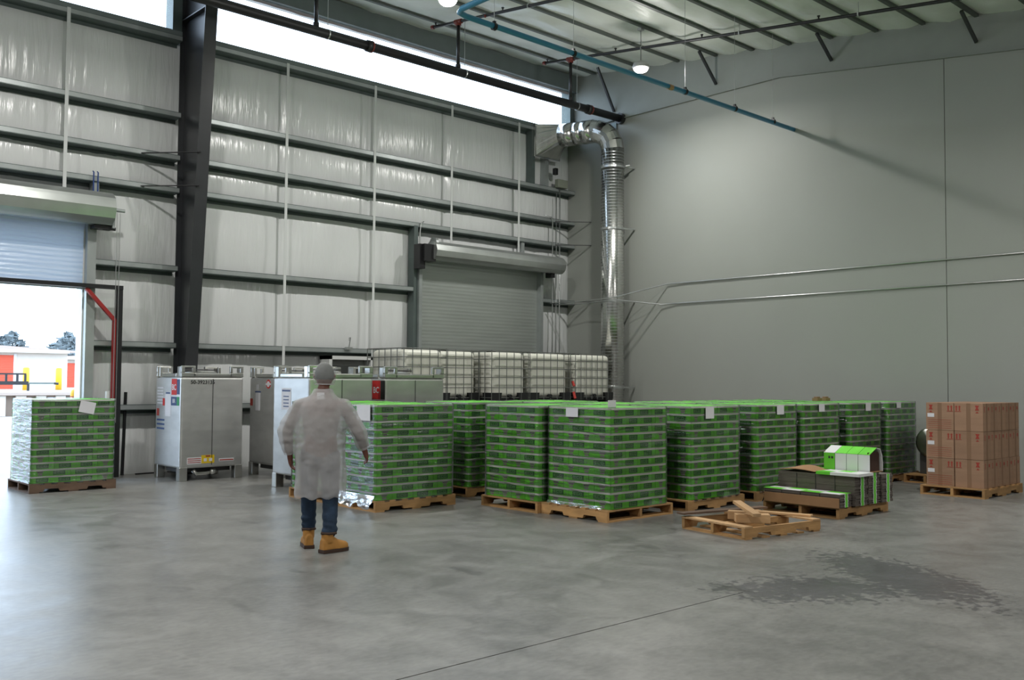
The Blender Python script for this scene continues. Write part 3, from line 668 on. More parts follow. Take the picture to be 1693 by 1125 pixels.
def film_mesh(lx,ly,h,name='stretch_wrap',seed=0,m='film'):
    b=MB(); per=[]; n=18; g=.010
    for i in range(n): per.append((lx*i/n,0,0,-1))
    for i in range(n): per.append((lx,ly*i/n,1,0))
    for i in range(n): per.append((lx-lx*i/n,ly,0,1))
    for i in range(n): per.append((0,ly-ly*i/n,-1,0))
    N=len(per)
    def fn(u,v):
        x,y,nx,ny=per[int(round(u*N))%N]; z=-.015+(h+.022)*v
        d=g+.006*noise.noise(Vector((x*4+seed,y*4,z*14)))+.004*noise.noise(Vector((x*11,y*11+seed,z*30)))
        if v<.03: d+=.02
        cx,cy=x-lx/2,y-ly/2
        if (x,y) in ((0,0),(lx,0),(lx,ly),(0,ly)): return (x+(g*.8 if cx>0 else -g*.8),y+(g*.8 if cy>0 else -g*.8),z)
        return (x+nx*d,y+ny*d,z)
    b.grid(N,30,fn,closed_u=True)
    # the wrap turns in over the top edge
    def top(u,v):
        x,y,nx,ny=per[int(round(u*N))%N]; k=v*.16; z=h+.009+.010*noise.noise(Vector((x*7,y*7,seed+v*3)))*v
        cx,cy=(lx/2-x),(ly/2-y); return (x+nx*g*(1-v)+cx*k,y+ny*g*(1-v)+cy*k,z)
    b.grid(N,3,top,closed_u=True)
    return b.mesh(name,M[m],True)
LOADS=[]
def load(x,y,lx,ly,label,axis='x',wood='wood',film='film',over=(.0,.0),tilt=0,hidden=False,layers=12,px=None):
    """wrapped pallet: origin at the near corner of the carton block"""
    t=thing('wrapped_pallet',label,'pallet load',(x,y,0),tilt,'wrapped pallets of green cartons')
    plx,ply=(px or (max(lx+.06,1.10),ly+.04))
    pallet_parts(t,plx,ply,axis,wood,off=((lx-plx)/2,(ly-ply)/2,0))
    sx,sy=lx/(3*CL+CW),ly/(4*CW)
    z=.138
    for k in range(layers):
        first=(k+len(LOADS))%2==0
        spots=[]
        for c_ in range(3):
            for r_ in range(4): spots.append((c_*CL+CL/2,r_*CW+CW/2,0,c_ in (0,) or r_ in (0,3)))
        for r_ in range(3): spots.append((3*CL+CW/2,(r_+.5)*4*CW/3,1,True))
        for (u,v,rot,edge) in spots:
            if k<layers-1 and not edge: continue
            if hidden and k<layers-2 and v>CW and u>CL and (u<3*CL or first) : continue
            if not first: u=3*CL+CW-u
            o=bpy.data.objects.new('carton',CARTON); COL.objects.link(o); o.parent=t
            o.location=(u*sx+random.uniform(-.002,.002),v*sy+random.uniform(-.002,.002),z+k*CH)
            if rot: o.rotation_euler=(0,0,PI/2); o.scale=(sy*4/3*CW/CL,sx,1)
            else: o.scale=(sx,sy,1)
    o=put('stretch_wrap',film_mesh(lx,ly,layers*CH,seed=len(LOADS)*3.1,m=film),t,(0,0,z)); LOADS.append(t)
    return t
def paper_label(t,face,u0,u1,z0,z1,tilt=0,m='paper'):
    w,h_=(u1-u0),(z1-z0)
    o=MB().box(-w/2,w/2,-.002,.001,-h_/2,h_/2).build('paper_label',M[m],t)
    if face=='y': o.location=((u0+u1)/2,-.024,(z0+z1)/2); o.rotation_euler=(0,tilt,0)
    else: o.location=(-.024,(u0+u1)/2,(z0+z1)/2); o.rotation_euler=(0,tilt,-PI/2)
    return o
pf=load(8.40,7.44,1.03,1.02,'wrapped green carton pallet standing furthest forward, label sheet upright on top','y',px=(1.22,1.08))
paper_label(pf,'x',.50,.70,1.20,1.31); o=paper_label(pf,'y',.02,.16,1.31,1.41); o.location.y=.06
p4=load(9.88,7.40,1.06,1.0,'wrapped green carton pallet right behind the foremost one, second of the front row',px=(1.24,1.04)); paper_label(p4,'y',.28,.46,1.16,1.31)
p5=load(11.38,7.42,1.02,1.0,'wrapped green carton pallet behind the flattened carton stack, third of the front row'); paper_label(p5,'y',.48,.66,1.18,1.31)
p6=load(12.58,7.42,1.04,1.0,'wrapped green carton pallet fourth of the front row'); paper_label(p6,'y',.42,.58,1.20,1.32)
p7=load(13.98,7.42,.98,1.0,'wrapped green carton pallet fifth of the front row'); paper_label(p7,'y',.45,.62,1.19,1.32)
p8=load(15.24,7.42,.98,1.0,'wrapped green carton pallet at the far right end of the front row, loosest wrap',film='film2'); paper_label(p8,'y',.25,.40,1.22,1.32)
p3=load(8.30,8.53,1.04,1.0,'wrapped green carton pallet left of the foremost one',px=(1.14,1.06))
p2=load(6.80,9.86,1.20,.98,'wrapped green carton pallet beside the person, with loose film at its foot',film='film2',px=(1.27,1.04)); paper_label(p2,'x',.12,.42,1.12,1.32)
pd=load(8.66,10.32,1.04,1.0,'wrapped green carton pallet in shade in the gap behind two others')
p1=load(6.80,10.96,1.18,.96,'wrapped green carton pallet mostly hidden behind the person',hidden=True)
pl=load(4.17,14.52,1.13,.97,'wrapped green carton pallet on dark wood alone at the open door',wood='wooddark',film='film2',px=(1.20,1.03)); paper_label(pl,'y',.62,.84,1.12,1.29,.2,'paper')
for x,y,w_ in ((9.78,8.60,'second'),(11.38,8.60,'third'),(12.60,8.60,'fourth'),(13.98,8.60,'fifth'),(9.95,10.0,'last, deepest')):
    load(x,y,1.04,1.0,'wrapped green carton pallet of which mainly the top shows, behind the %s front pallet'%w_,hidden=True)
# loose film hanging over the pallet beside the person and the foremost pallet
def drape(t,x0,y0,x1,y1,zt,zb,n,seed,out=.03):
    dx,dy=x1-x0,y1-y0; Ln=math.hypot(dx,dy); nx,ny=dy/Ln,-dx/Ln
    def fn(u,v):
        w=noise.noise(Vector((u*7+seed,v*2,0))); d=.032+out*v*(1+w)+.02*w*v
        z=zt-(zt-zb)*v*(.65+.5*noise.noise(Vector((u*5+seed,7,0)))+.25); return (x0+dx*u+nx*d,y0+dy*u+ny*d,max(.012,z))
    MB().grid(n,8,fn).build('loose_film',M['film2'],t,smooth=True)
drape(p2,0,.98,0,0,.20,.04,40,2.0,.07); drape(pf,0,1.0,0,.1,.17,.05,40,5.0,.04)
for x,lab in ((14.35,'left'),(14.62,'right')):
    o=MB().box(-.07,.07,-.05,.05,0,.05).box(-.05,.05,-.03,.03,.05,.07).build('dunnage_block',M['kraftdark'],None,(x,8.2,.138+12*CH+.012),bevel=.006); tag(o,'small dark brown block lying on the pallet tops, %s of two'%lab,'block')

# ------------------------------------------------------------------ brown cartons on their pallet
t=thing('wooden_pallet','wooden pallet carrying the brown cartons at the right edge','pallet',(14.08,5.46,0)); pallet_parts(t,1.42,.92,'x')
bw,bd,bh=.268,.40,.405
def arrow(b,cx,z,s,mi,face):
    def q(u0,u1,z0,z1):
        if face=='x': b.add([(-.0022,u0,z0),(-.0022,u1,z0),(-.0022,u1,z1),(-.0022,u0,z1)],[(3,2,1,0)],mi)
        else: b.add([(u0,-.0022,z0),(u1,-.0022,z0),(u1,-.0022,z1),(u0,-.0022,z1)],[(0,1,2,3)],mi)
    q(cx-s*.16,cx+s*.16,z,z+s); 
    if face=='x': b.add([(-.0022,cx-s*.36,z+s),(-.0022,cx+s*.36,z+s),(-.0022,cx,z+s*1.4)],[(2,1,0)],mi)
    else: b.add([(cx-s*.36,-.0022,z+s),(cx+s*.36,-.0022,z+s),(cx,-.0022,z+s*1.4)],[(0,1,2)],mi)
    q(cx-s*.4,cx+s*.4,z-s*.25,z-s*.12)
def box_mesh(left):
    b=MB(); b.box(0,bw,0,bd,0,bh-.004,0)
    b.add([(-.0012,bd/2-.03,0),(-.0012,bd/2+.03,0),(-.0012,bd/2+.03,bh-.005),(-.0012,bd/2-.03,bh-.005)],[(3,2,1,0)],1)
    b.add([(bw/2-.022,-.0012,0),(bw/2+.022,-.0012,0),(bw/2+.022,-.0012,bh-.005),(bw/2-.022,-.0012,bh-.005)],[(0,1,2,3)],1)
    # marks towards -X and towards -Y
    for u in ((.03,.075) if left else (bd-.075,bd-.03)): arrow(b,u+(0.0),.29,.055,2,'x')
    u=bd-.07 if left else .08
    b.add([(-.0022,u-.03,.30),(-.0022,u+.03,.30),(-.0022,u+.012,.335),(-.0022,u+.03,.37),(-.0022,u-.03,.37),(-.0022,u-.012,.335)],[(5,4,3,2,1,0)],2)
    b.add([(-.0022,u-.025,.262),(-.0022,u+.025,.262),(-.0022,u,.285)],[(2,1,0)],2)
    if left:
        b.add([(-.0024,bd-.12,.19),(-.0024,bd-.02,.19),(-.0024,bd-.02,.245),(-.0024,bd-.12,.245)],[(3,2,1,0)],3)
        for k in range(5): b.add([(-.002,.03,.03+.03*k),(-.002,bd-.03,.03+.03*k),(-.002,bd-.03,.034+.03*k),(-.002,.03,.034+.03*k)],[(3,2,1,0)],2)
    arrow(b,.055,.29,.05,2,'y'); b.add([(bw-.09,-.0022,.30),(bw-.05,-.0022,.30),(bw-.05,-.0022,.345),(bw-.09,-.0022,.345)],[(0,1,2,3)],2)
    return b.mesh('brown_carton',[M['kraft'],M['kraftdark'],M['boxred'],M['paper']])
BX=(box_mesh(False),box_mesh(True))
lay=('bottom','middle','top'); nth=('first','second','third','fourth','fifth')
for k in range(3):
    for j in range(2):
        for i in range(5):
            o=put('brown_carton',BX[j],None,(14.15+i*(bw+.004)+random.uniform(-.002,.002),5.50+j*(bd+.012)+random.uniform(-.004,.004),.138+k*bh))
            tag(o,'brown carton, %s layer, %s row, %s from the left end'%(lay[k],'front' if j==0 else 'back',nth[i]),'carton','brown cartons on the right pallet')

# ------------------------------------------------------------------ flattened cartons on a pallet
t=thing('wooden_pallet','orange wooden pallet under the stacks of flattened cartons','pallet',(10.64,5.80,0)); pallet_parts(t,1.24,1.04,'x')
def flats(x,wx,h,y0,ly,label,top):
    t=thing('flat_carton_stack',label,'carton stack',(x,y0,.138),0,'stacks of flattened cartons')
    b=MB(); n=max(4,int(h/.011)); dz=h/n
    for i in range(n):
        jx,jy=random.uniform(-.006,.006),random.uniform(-.010,.010)
        b.box(jx,wx+jx,jy,ly+jy,i*dz+.0012,(i+1)*dz-.0005)
    tag(b.build('board_edges',M['flatedge'],t),kind='stuff')
    b=MB()
    for i in range(n):
        j=random.uniform(-.006,.006); b.box(wx*.42+j,wx*.62+j,-.0115,-.0085,i*dz+.001,(i+1)*dz-.001,0); b.box(wx*.37+j,wx*.42+j,-.0112,-.0085,i*dz+.001,(i+1)*dz-.001,1); b.box(wx*.62+j,wx*.67+j,-.0112,-.0085,i*dz+.001,(i+1)*dz-.001,1)
    tag(b.build('green_edge_stripe',[M['green'],M['flatwhite']],t),kind='stuff')
    for q in (.25,.5,.75): MB().box(-.0075,-.004,ly*q-.004,ly*q+.004,.01,h-.01).build('score_gap',M['ink'],t)
    if top:
        for q,(mi,mj) in enumerate((('flatwhite','green'),('green','flatwhite'),('flatwhite','green'),('green','flatwhite'))):
            MB().box(-.004,wx*.5,ly*q/4+.002,ly*(q+1)/4-.002,h,h+.004).build('top_panel',M[mi],t); MB().box(wx*.5,wx+.004,ly*q/4+.002,ly*(q+1)/4-.002,h,h+.004).build('top_panel',M[mj],t)
    return t
flats(10.62,.27,.16,5.78,1.04,'low front stack of flattened cartons with green and white top',True)
fs=flats(10.92,.30,.36,5.74,1.05,'tall stack of flattened cartons behind the low one',False)
flats(11.24,.29,.38,5.74,1.05,'middle tall stack of flattened cartons under the open carton',True)
flats(11.55,.29,.35,5.72,1.05,'rearmost stack of flattened cartons at the right end',False)
o=MB().box(0,.012,0,1.02,0,.115).build('brown_liner',M['tape'],None,(10.596,5.78,.137)); tag(o,'strip of brown board along the foot of the low stack','board')
# bent board and green-white sheet on top
def bent(u,v): return (.33*v, .50*u, .012+.05*math.sin(PI*u)*(.4+.6*v)+.004)
o=MB().grid(16,6,bent).build('bent_board',M['tape'],None,(10.90,6.27,.50)); o.modifiers.new('solid','SOLIDIFY').thickness=.005; tag(o,'curled brown board lying on the tall stack','board')
tg=thing('printed_board','flat green and white carton sheets laid over the tall stack','board',(10.86,5.66,.50))
for q,(mi,mj) in enumerate((('flatwhite','flatwhite'),('flatwhite','green'),('green','flatwhite'))):
    MB().box(0,.17,q*.19,q*.19+.188,.0,.035).build('board_panel',M[mi],tg); MB().box(.172,.36,q*.19,q*.19+.188,.0,.035).build('board_panel',M[mj],tg)
tg2=thing('open_carton','half-folded green and white carton lying open on the stacks','carton',(11.25,5.72,.531))
cl,cx_,ch=.62,.34,.23
for q,mm in enumerate(('flatwhite','flatwhite','flatwhite','green')):
    MB().box(0,.006,q*cl/4+.003,(q+1)*cl/4-.003,.0,ch-.02).build('front_panel',M[mm],tg2)
    MB().add([(0,q*cl/4+.003,ch-.02),(0,(q+1)*cl/4-.003,ch-.02),(cx_*.55,(q+1)*cl/4-.003,ch+.06),(cx_*.55,q*cl/4+.003,ch+.06),(0,q*cl/4+.003,ch-.014),(0,(q+1)*cl/4-.003,ch-.014),(cx_*.55,(q+1)*cl/4-.003,ch+.066),(cx_*.55,q*cl/4+.003,ch+.066)],BF).build('top_flap',M['green' if q!=3 else 'flatwhite'],tg2)
MB().prism([(cx_*.55,ch+.06),(cx_*.8,ch+.05),(cx_*.95,ch*.85),(cx_,ch*.4),(cx_,0),(cx_-.01,0),(cx_-.012,ch*.4),(cx_*.92,ch*.8),(cx_*.79,ch+.04),(cx_*.55,ch+.052)],.0,cl,'y').build('curved_back',M['flatwhite'],tg2)
MB().box(0,cx_,0,cl,-.006,0).build('carton_floor',M['tape'],tg2); MB().box(.01,cx_-.02,cl-.01,cl,0,ch).build('end_wall',M['kraftdark'],tg2); MB().box(.008,cx_*.88,.03,.036,.001,ch+.01).build('opening_shade',mat('painted opening shade',(.05,.022,.014),.8),tg2)  # last piece: dark sheet added as painted shade inside the carton opening
for k in range(2): MB().box(-.0015,0,.49+.04*k,.515+.04*k,.14,.17).build('printed_mark',M['ink'],tg2)

# ------------------------------------------------------------------ broken pallet with lumber
t=thing('broken_pallet','worn empty pallet with missing deck boards and lumber on it','pallet',(8.50,5.69,0),math.radians(-9))
S_=stringer_mesh(1.20).mesh('stringer',M['wood'])
for v in (.02,.46,.90): put('stringer',S_,t,(0,v,0))
D_=MB().box(-.06,.06,0,.93,0,.018).mesh('deck_board',M['woodpale']); D2_=MB().box(-.05,.05,0,.93,0,.018).mesh('bottom_board',M['wood'])
put('deck_board',D_,t,(.06,-.005,.118)); put('deck_board',D_,t,(1.13,-.005,.118))
for u in (.06,.33,.60,.87,1.13): put('bottom_board',D2_,t,(u,-.005,0))
MB().box(-.05,.05,0,.48,0,.018).build('deck_board',M['wood'],t,(.72,.45,.118))
# pieces of lumber on top
def lumber(p,L,w,h_,rz,label,ry=0,m='woodpale'):
    o=MB().box(-L/2,L/2,-w/2,w/2,0,h_).build('lumber_block',M[m],None,p,bevel=.004); o.rotation_euler=(0,ry,rz); tag(o,label,'lumber','lumber on the broken pallet'); return o
lumber((8.84,5.82,.138),.36,.14,.09,math.radians(-48),'thick lumber block lying flat on the broken pallet')
lumber((8.95,6.02,.138),.30,.10,.09,math.radians(-62),'short lumber block at the back of the little pile')
lumber((8.75,5.83,.275),.50,.09,.035,math.radians(59),'pale short plank leaning across the lumber blocks',math.radians(-9))
o=MB().box(-.62,.62,-.06,.06,0,.02).build('loose_plank',M['wooddark'],None,(9.20,6.44,.162)); o.rotation_euler=(0,0,math.radians(-14)); tag(o,'long grey loose plank across the back of the broken pallet','plank')
o=MB().box(-.40,.40,-.05,.05,0,.02).build('loose_plank',M['woodpale'],None,(9.62,6.02,.138)); o.rotation_euler=(0,0,math.radians(-74)); tag(o,'pale loose plank at the right end of the broken pallet','plank')

# ------------------------------------------------------------------ small steel vessel by the cartons
t=thing('wooden_pallet','small pallet under the steel vessel beyond the cartons','pallet',(15.55,6.62,0)); pallet_parts(t,1.0,.7,'x')
t=thing('steel_vessel','shiny horizontal steel vessel between the last green pallet and the brown cartons','vessel',(15.70,6.95,.138))
MB().tube([(0,0,.52),(.04,0,.52),(.7,0,.52),(.74,0,.52)],[.2,.25,.25,.2],28).build('drum_body',M['stainless2'],t,smooth=True)
for x in (.08,.58): MB().box(x,x+.08,-.2,.2,0,.34).build('saddle',M['tankdark'],t)
MB().tube([(.2,0,.76),(.2,0,.86)],.03,10).tube([(.1,0,.88),(.3,0,.88)],.02,10).tube([(.12,-.1,.74),(.2,0,.84),(.3,.1,.74)],.014,8).build('top_valve',M['tankdark'],t)
# ------------------------------------------------------------------ the person
def skin_mesh(V,E_,R_,root=0,sub=2):
    me=bpy.data.meshes.new('skeleton'); me.from_pydata(V,E_,[]); o=bpy.data.objects.new('skeleton',me); COL.objects.link(o)
    sk=o.modifiers.new('skin','SKIN'); sk.use_smooth_shade=True
    for i,v in enumerate(me.skin_vertices[0].data):
        r_=R_[i]; v.radius=r_ if isinstance(r_,tuple) else (r_,r_); v.use_root=(i==root)
    s=o.modifiers.new('sub','SUBSURF'); s.levels=sub; s.render_levels=sub
    out=evaluated(o); bpy.data.objects.remove(o); return out
def remesh(meshes,vox,smooth_it=4):
    bm=bmesh.new()
    for me in meshes: bm.from_mesh(me)
    me=bpy.data.meshes.new('joined'); bm.to_mesh(me); bm.free(); o=bpy.data.objects.new('joined',me); COL.objects.link(o)
    r_=o.modifiers.new('remesh','REMESH'); r_.mode='VOXEL'; r_.voxel_size=vox; r_.use_smooth_shade=True
    s=o.modifiers.new('smooth','SMOOTH'); s.iterations=smooth_it; s.factor=.5
    out=evaluated(o); bpy.data.objects.remove(o); return out
per=thing('person','person seen from behind in a sheer white coat, hair net, jeans and tan boots','person',(4.90,8.06,0),math.atan2(.54,.84)*-1)
# local frame: x to the right of the view, y away from the camera
V=[];E_=[];R_=[]
def jt(p,r_,par=None):
    V.append(p); R_.append(r_); i=len(V)-1
    if par is not None: E_.append((par,i))
    return i
pel=jt((0,0,.97),(.155,.12)); sp=jt((0,.0,1.16),(.15,.11),pel); ch=jt((.005,.01,1.36),(.16,.105),sp); nk=jt((.02,.03,1.50),(.06,.06),ch); hd=jt((.03,.05,1.60),(.065,.075),nk)
ARM={}
for s,sh,el,wr in ((-1,(-.195,.0,1.375),(-.315,-.03,1.13),(-.285,.03,.90)),(1,(.21,.0,1.375),(.358,-.03,1.13),(.425,.03,.945))):
    a=jt(sh,.068,ch); c_=jt(el,.05,a); w=jt(wr,.031,c_); ARM[s]=(sh,el,wr)
    # palm and five bent fingers
    d=(Vector(wr)-Vector(el)).normalized(); d=(d+Vector((0,.12,-.35))).normalized(); side=Vector((.25*-s,.95,.1)).normalized()
    pm=Vector(wr)+d*.05; ip=jt(tuple(pm),(.038,.027),w)
    for q in range(4):
        k0=Vector(wr)+d*.092+side*(.030-.020*q); ln=(.075,.083,.078,.060)[q]
        cu=Vector((-s*.9,.0,-.1)).normalized()
        i1=jt(tuple(k0),.0095,ip); i2=jt(tuple(k0+d*ln*.45+cu*ln*.18),.0088,i1); jt(tuple(k0+d*ln*.68+cu*ln*.55),.0078,i2)
    th=Vector(wr)+d*.03+side*.036; i1=jt(tuple(th),.011,ip); i2=jt(tuple(th+d*.035+side*.018),.0095,i1); jt(tuple(th+d*.062+side*.010-Vector((s*.012,0,0))),.0085,i2)
LEG={}
for s,hp,kn,an in ((-1,(-.095,.0,.90),(-.105,.11,.50),(-.10,.15,.10)),(1,(.095,.0,.90),(.105,-.01,.50),(.10,-.155,.11))):
    a=jt(hp,.095,pel); c_=jt(kn,.062,a); w=jt(an,.04,c_); LEG[s]=(hp,kn,an)
bodym=skin_mesh(V,E_,R_)
hb=MB(); HC=Vector((.03,.055,1.665))
hb.grid(28,16,lambda u,v:(HC.x+.082*math.sin(PI*v)*math.cos(2*PI*u), HC.y+.102*math.sin(PI*v)*math.sin(2*PI*u), HC.z-.122*math.cos(PI*v)),closed_u=True)
hb.tube([HC+Vector((0,.085,.02)),HC+Vector((0,.115,-.025)),HC+Vector((0,.1,-.035))],[.010,.017,.012],8)      # nose
hb.tube([HC+Vector((-.028,.095,-.068)),HC+Vector((.028,.095,-.068))],.009,8)                               # mouth
for s in (-1,1): hb.tube([HC+Vector((s*.08,-.005,.025)),HC+Vector((s*.097,-.015,.0)),HC+Vector((s*.085,-.005,-.03))],[.012,.018,.010],8)
headm=hb.mesh('head',M['skin'])
bm_=remesh([bodym,headm],.0085,2); bm_.materials.clear(); bm_.materials.append(M['skin']); put('body',bm_,per)
for s in (-1,1): MB().grid(10,6,lambda u,v:(HC.x+s*.032+.012*math.sin(PI*v)*math.cos(2*PI*u),HC.y+.088+.010*math.sin(PI*v)*math.sin(2*PI*u),HC.z+.008-.010*math.cos(PI*v)),closed_u=True).build('eye',M['paper'],per,smooth=True)
hr=MB().grid(28,12,lambda u,v:(HC.x+.094*math.sin(PI*v*.62)*math.cos(2*PI*u), HC.y-.010+.108*math.sin(PI*v*.62)*math.sin(2*PI*u), HC.z+.012+.118*math.cos(PI*v*.62)),closed_u=True).build('hair',M['hair'],per,smooth=True)
def netf(u,v):
    a=PI*v*.70; rr=1+.03*noise.noise(Vector((math.cos(2*PI*u)*3,math.sin(2*PI*u)*3,v*5)))
    return (HC.x+.112*rr*math.sin(a)*math.cos(2*PI*u), HC.y-.012+.124*rr*math.sin(a)*math.sin(2*PI*u), HC.z+.0+.134*rr*math.cos(a))
nt=MB().grid(40,18,netf,closed_u=True).build('hair_net',M['net'],per,smooth=True)
nb=MB(); pts=[netf(k/24,1.0) for k in range(25)]; nb.tube(pts,.006,6); nb.build('net_band',M['coat'],per)
# shirt and jeans under the coat
Vs=[(0,0,.95),(0,0,1.16),(.005,.01,1.36),(.02,.025,1.47)]; Es=[(0,1),(1,2),(2,3)]; Rs=[(.165,.13),(.175,.13),(.175,.115),(.065,.065)]
for s in (-1,1):
    i=len(Vs); Vs+=list(ARM[s]); Es+=[(2,i),(i,i+1),(i+1,i+2)]; Rs+=[.066,.055,.038]
me=skin_mesh(Vs,Es,Rs); me.materials.clear(); me.materials.append(M['shirt']); put('shirt',me,per)
Vj=[(0,0,1.0)]; Ej=[]; Rj=[(.155,.12)]
for s in (-1,1):
    hp,kn,an=LEG[s]; mid=tuple((Vector(kn)+Vector(an))/2+Vector((0,-.012,0))); i=len(Vj); Vj+=[hp,kn,mid,(an[0],an[1],.125)]; Ej+=[(0,i),(i,i+1),(i+1,i+2),(i+2,i+3)]; Rj+=[(.105,.112),(.082,.085),(.072,.075),(.070,.075)]
me=skin_mesh(Vj,Ej,Rj); me=remesh([me],.011,2)
for v in me.vertices:
    k=noise.noise(Vector((v.co.x*6,v.co.y*6,v.co.z*22))); f=max(0,1-abs(v.co.z-.22)/.18)*.016+.004
    v.co.x+=k*f; v.co.y+=k*f*.8
me.materials.clear(); me.materials.append(M['denim']); put('jeans',me,per)
# coat: torso loft and sleeves fused into one cloth
rings=[(.50,.0,.01,.232,.20),(.60,.0,.01,.232,.20),(.75,.0,.01,.232,.195),(.90,.0,.0,.238,.19),(1.05,.0,.0,.240,.185),(1.20,.0,.0,.240,.18),(1.30,.003,.0,.240,.172),(1.38,.006,.0,.215,.158),(1.44,.012,.01,.160,.135),(1.49,.02,.02,.108,.108),(1.55,.022,.03,.088,.095)]
def rg(z):
    for a,c_ in zip(rings[:-1],rings[1:]):
        if a[0]<=z<=c_[0]:
            k=(z-a[0])/(c_[0]-a[0]); return [a[i]+(c_[i]-a[i])*k for i in range(5)]
    return rings[-1]
def cf(u,v):
    z=.50+(1.545-.50)*v; _,x,y,hw,hdp=rg(z); a=2*PI*u; c_,s_=math.cos(a),math.sin(a); ex=.80
    return (x+hw*math.copysign(abs(c_)**ex,c_), y+hdp*math.copysign(abs(s_)**ex,s_), z)
cb_=MB().grid(56,50,cf,closed_u=True); cb_.add([cf(k/56,0) for k in range(56)],[tuple(range(56))[::-1]]); cb_.add([cf(k/56,1) for k in range(56)],[tuple(range(56))])
for s in (-1,1):
    sh,el,wr=[Vector(p) for p in ARM[s]]; top=sh+Vector((-s*.09,0,.005)); d=(wr-el).normalized()
    pts=[top,sh+Vector((s*.0,0,-.015)),sh.lerp(el,.5)+Vector((s*.008,0,0)),el+Vector((s*.004,0,0)),el.lerp(wr,.55),wr-d*.03]
    cb_.tube(pts,[.085,.096,.084,.076,.066,.054],20)
cm=remesh([cb_.mesh('coat_raw',M['coat'])],.013,8)
bm=bmesh.new(); bm.from_mesh(cm)
for v in bm.verts:
    p=v.co; n_=v.normal
    k=noise.noise(Vector((p.x*5,p.y*5,p.z*2.2)))*.016+noise.noise(Vector((p.x*12+4,p.y*12,p.z*8)))*.009+.006*abs(noise.noise(Vector((p.x*9,p.y*4,p.z*16+3))))
    if p.z<.95 and abs(p.x)<.27: k+=.014*math.sin(math.atan2(p.y,p.x)*9+2*noise.noise(Vector((p.x*3,p.y*3,p.z*2))))*min(1,(.95-p.z)/.3)
    if abs(p.x)>.27: k+=.003*math.sin(p.z*60+p.x*30+7*noise.noise(p*6))
    v.co=p+n_*k
bmesh.ops.delete(bm,geom=[f for f in bm.faces if f.normal.z<-.6 and f.calc_center_median().z<.53],context='FACES')
bm.to_mesh(cm); bm.free(); cm.materials.clear(); cm.materials.append(M['coat']); cm.polygons.foreach_set('use_smooth',[True]*len(cm.polygons)); coat=put('coat',cm,per)
MB().box(-.035,.035,-.003,.003,-.032,.032).build('neck_tag',M['paper'],coat,(.0,-.088,1.475))
for s in (-1,1):
    el,wr=Vector(ARM[s][1]),Vector(ARM[s][2]); d=(wr-el).normalized(); MB().tube([wr-d*.045,wr-d*.02],[.057,.053],18,cap=False).build('cuff',M['coat'],coat,smooth=True)
# boots
def boot(an,yaw,pitch):
    t=bpy.data.objects.new('boot',None)
    b=MB(); secs=[(-.085,.035,.10),(-.06,.047,.12),(-.01,.048,.135),(.04,.046,.12),(.09,.052,.085),(.14,.053,.07),(.18,.045,.058),(.205,.025,.04)]
    def fn(u,v):
        i=v*(len(secs)-1); a=int(min(i,len(secs)-2)); k=i-a; y=secs[a][0]+(secs[a+1][0]-secs[a][0])*k; hw=secs[a][1]+(secs[a+1][1]-secs[a][1])*k; h_=secs[a][2]+(secs[a+1][2]-secs[a][2])*k
        c_,s_=math.cos(2*PI*u),math.sin(2*PI*u); return (hw*math.copysign(abs(c_)**.8,c_),y,.032+(h_)*max(0,s_)**.7+(-.004 if s_<0 else 0))
    b.grid(24,21,fn,closed_u=True); b.add([fn(k/24,0) for k in range(24)],[tuple(range(24))]); b.add([fn(k/24,1) for k in range(24)],[tuple(range(24))[::-1]])
    b.tube([(0,-.02,.10),(0,-.022,.15),(0,-.02,.185)],[.056,.056,.058],18)
    me=remesh([b.mesh('boot_raw',M['boot'])],.007,3); me.materials.clear(); me.materials.append(M['boot'])
    o=put('boot',me,per); M4=Matrix.Translation((an[0],an[1],0))@Matrix.Rotation(yaw,4,'Z')@Matrix.Translation((0,.205,0))@Matrix.Rotation(pitch,4,'X')@Matrix.Translation((0,-.205,0)); o.matrix_local=M4
    pl=[(-.05,-.09),(.05,-.09),(.055,.0),(.06,.12),(.05,.18),(.025,.212),(-.025,.212),(-.05,.18),(-.06,.12),(-.055,.0)]
    MB().prism(pl,0,.034,'z').build('sole',M['sole'],o,bevel=.004); MB().tube([(-.058,-.04,.185),(-.05,.04,.182),(0,.05,.18),(.05,.04,.182),(.058,-.04,.185),(0,-.085,.187),(-.058,-.04,.185)],.012,8).build('boot_collar',M['sole'],o)
boot((-.105,.13),.18,0); boot((.10,-.17),-.95,0)

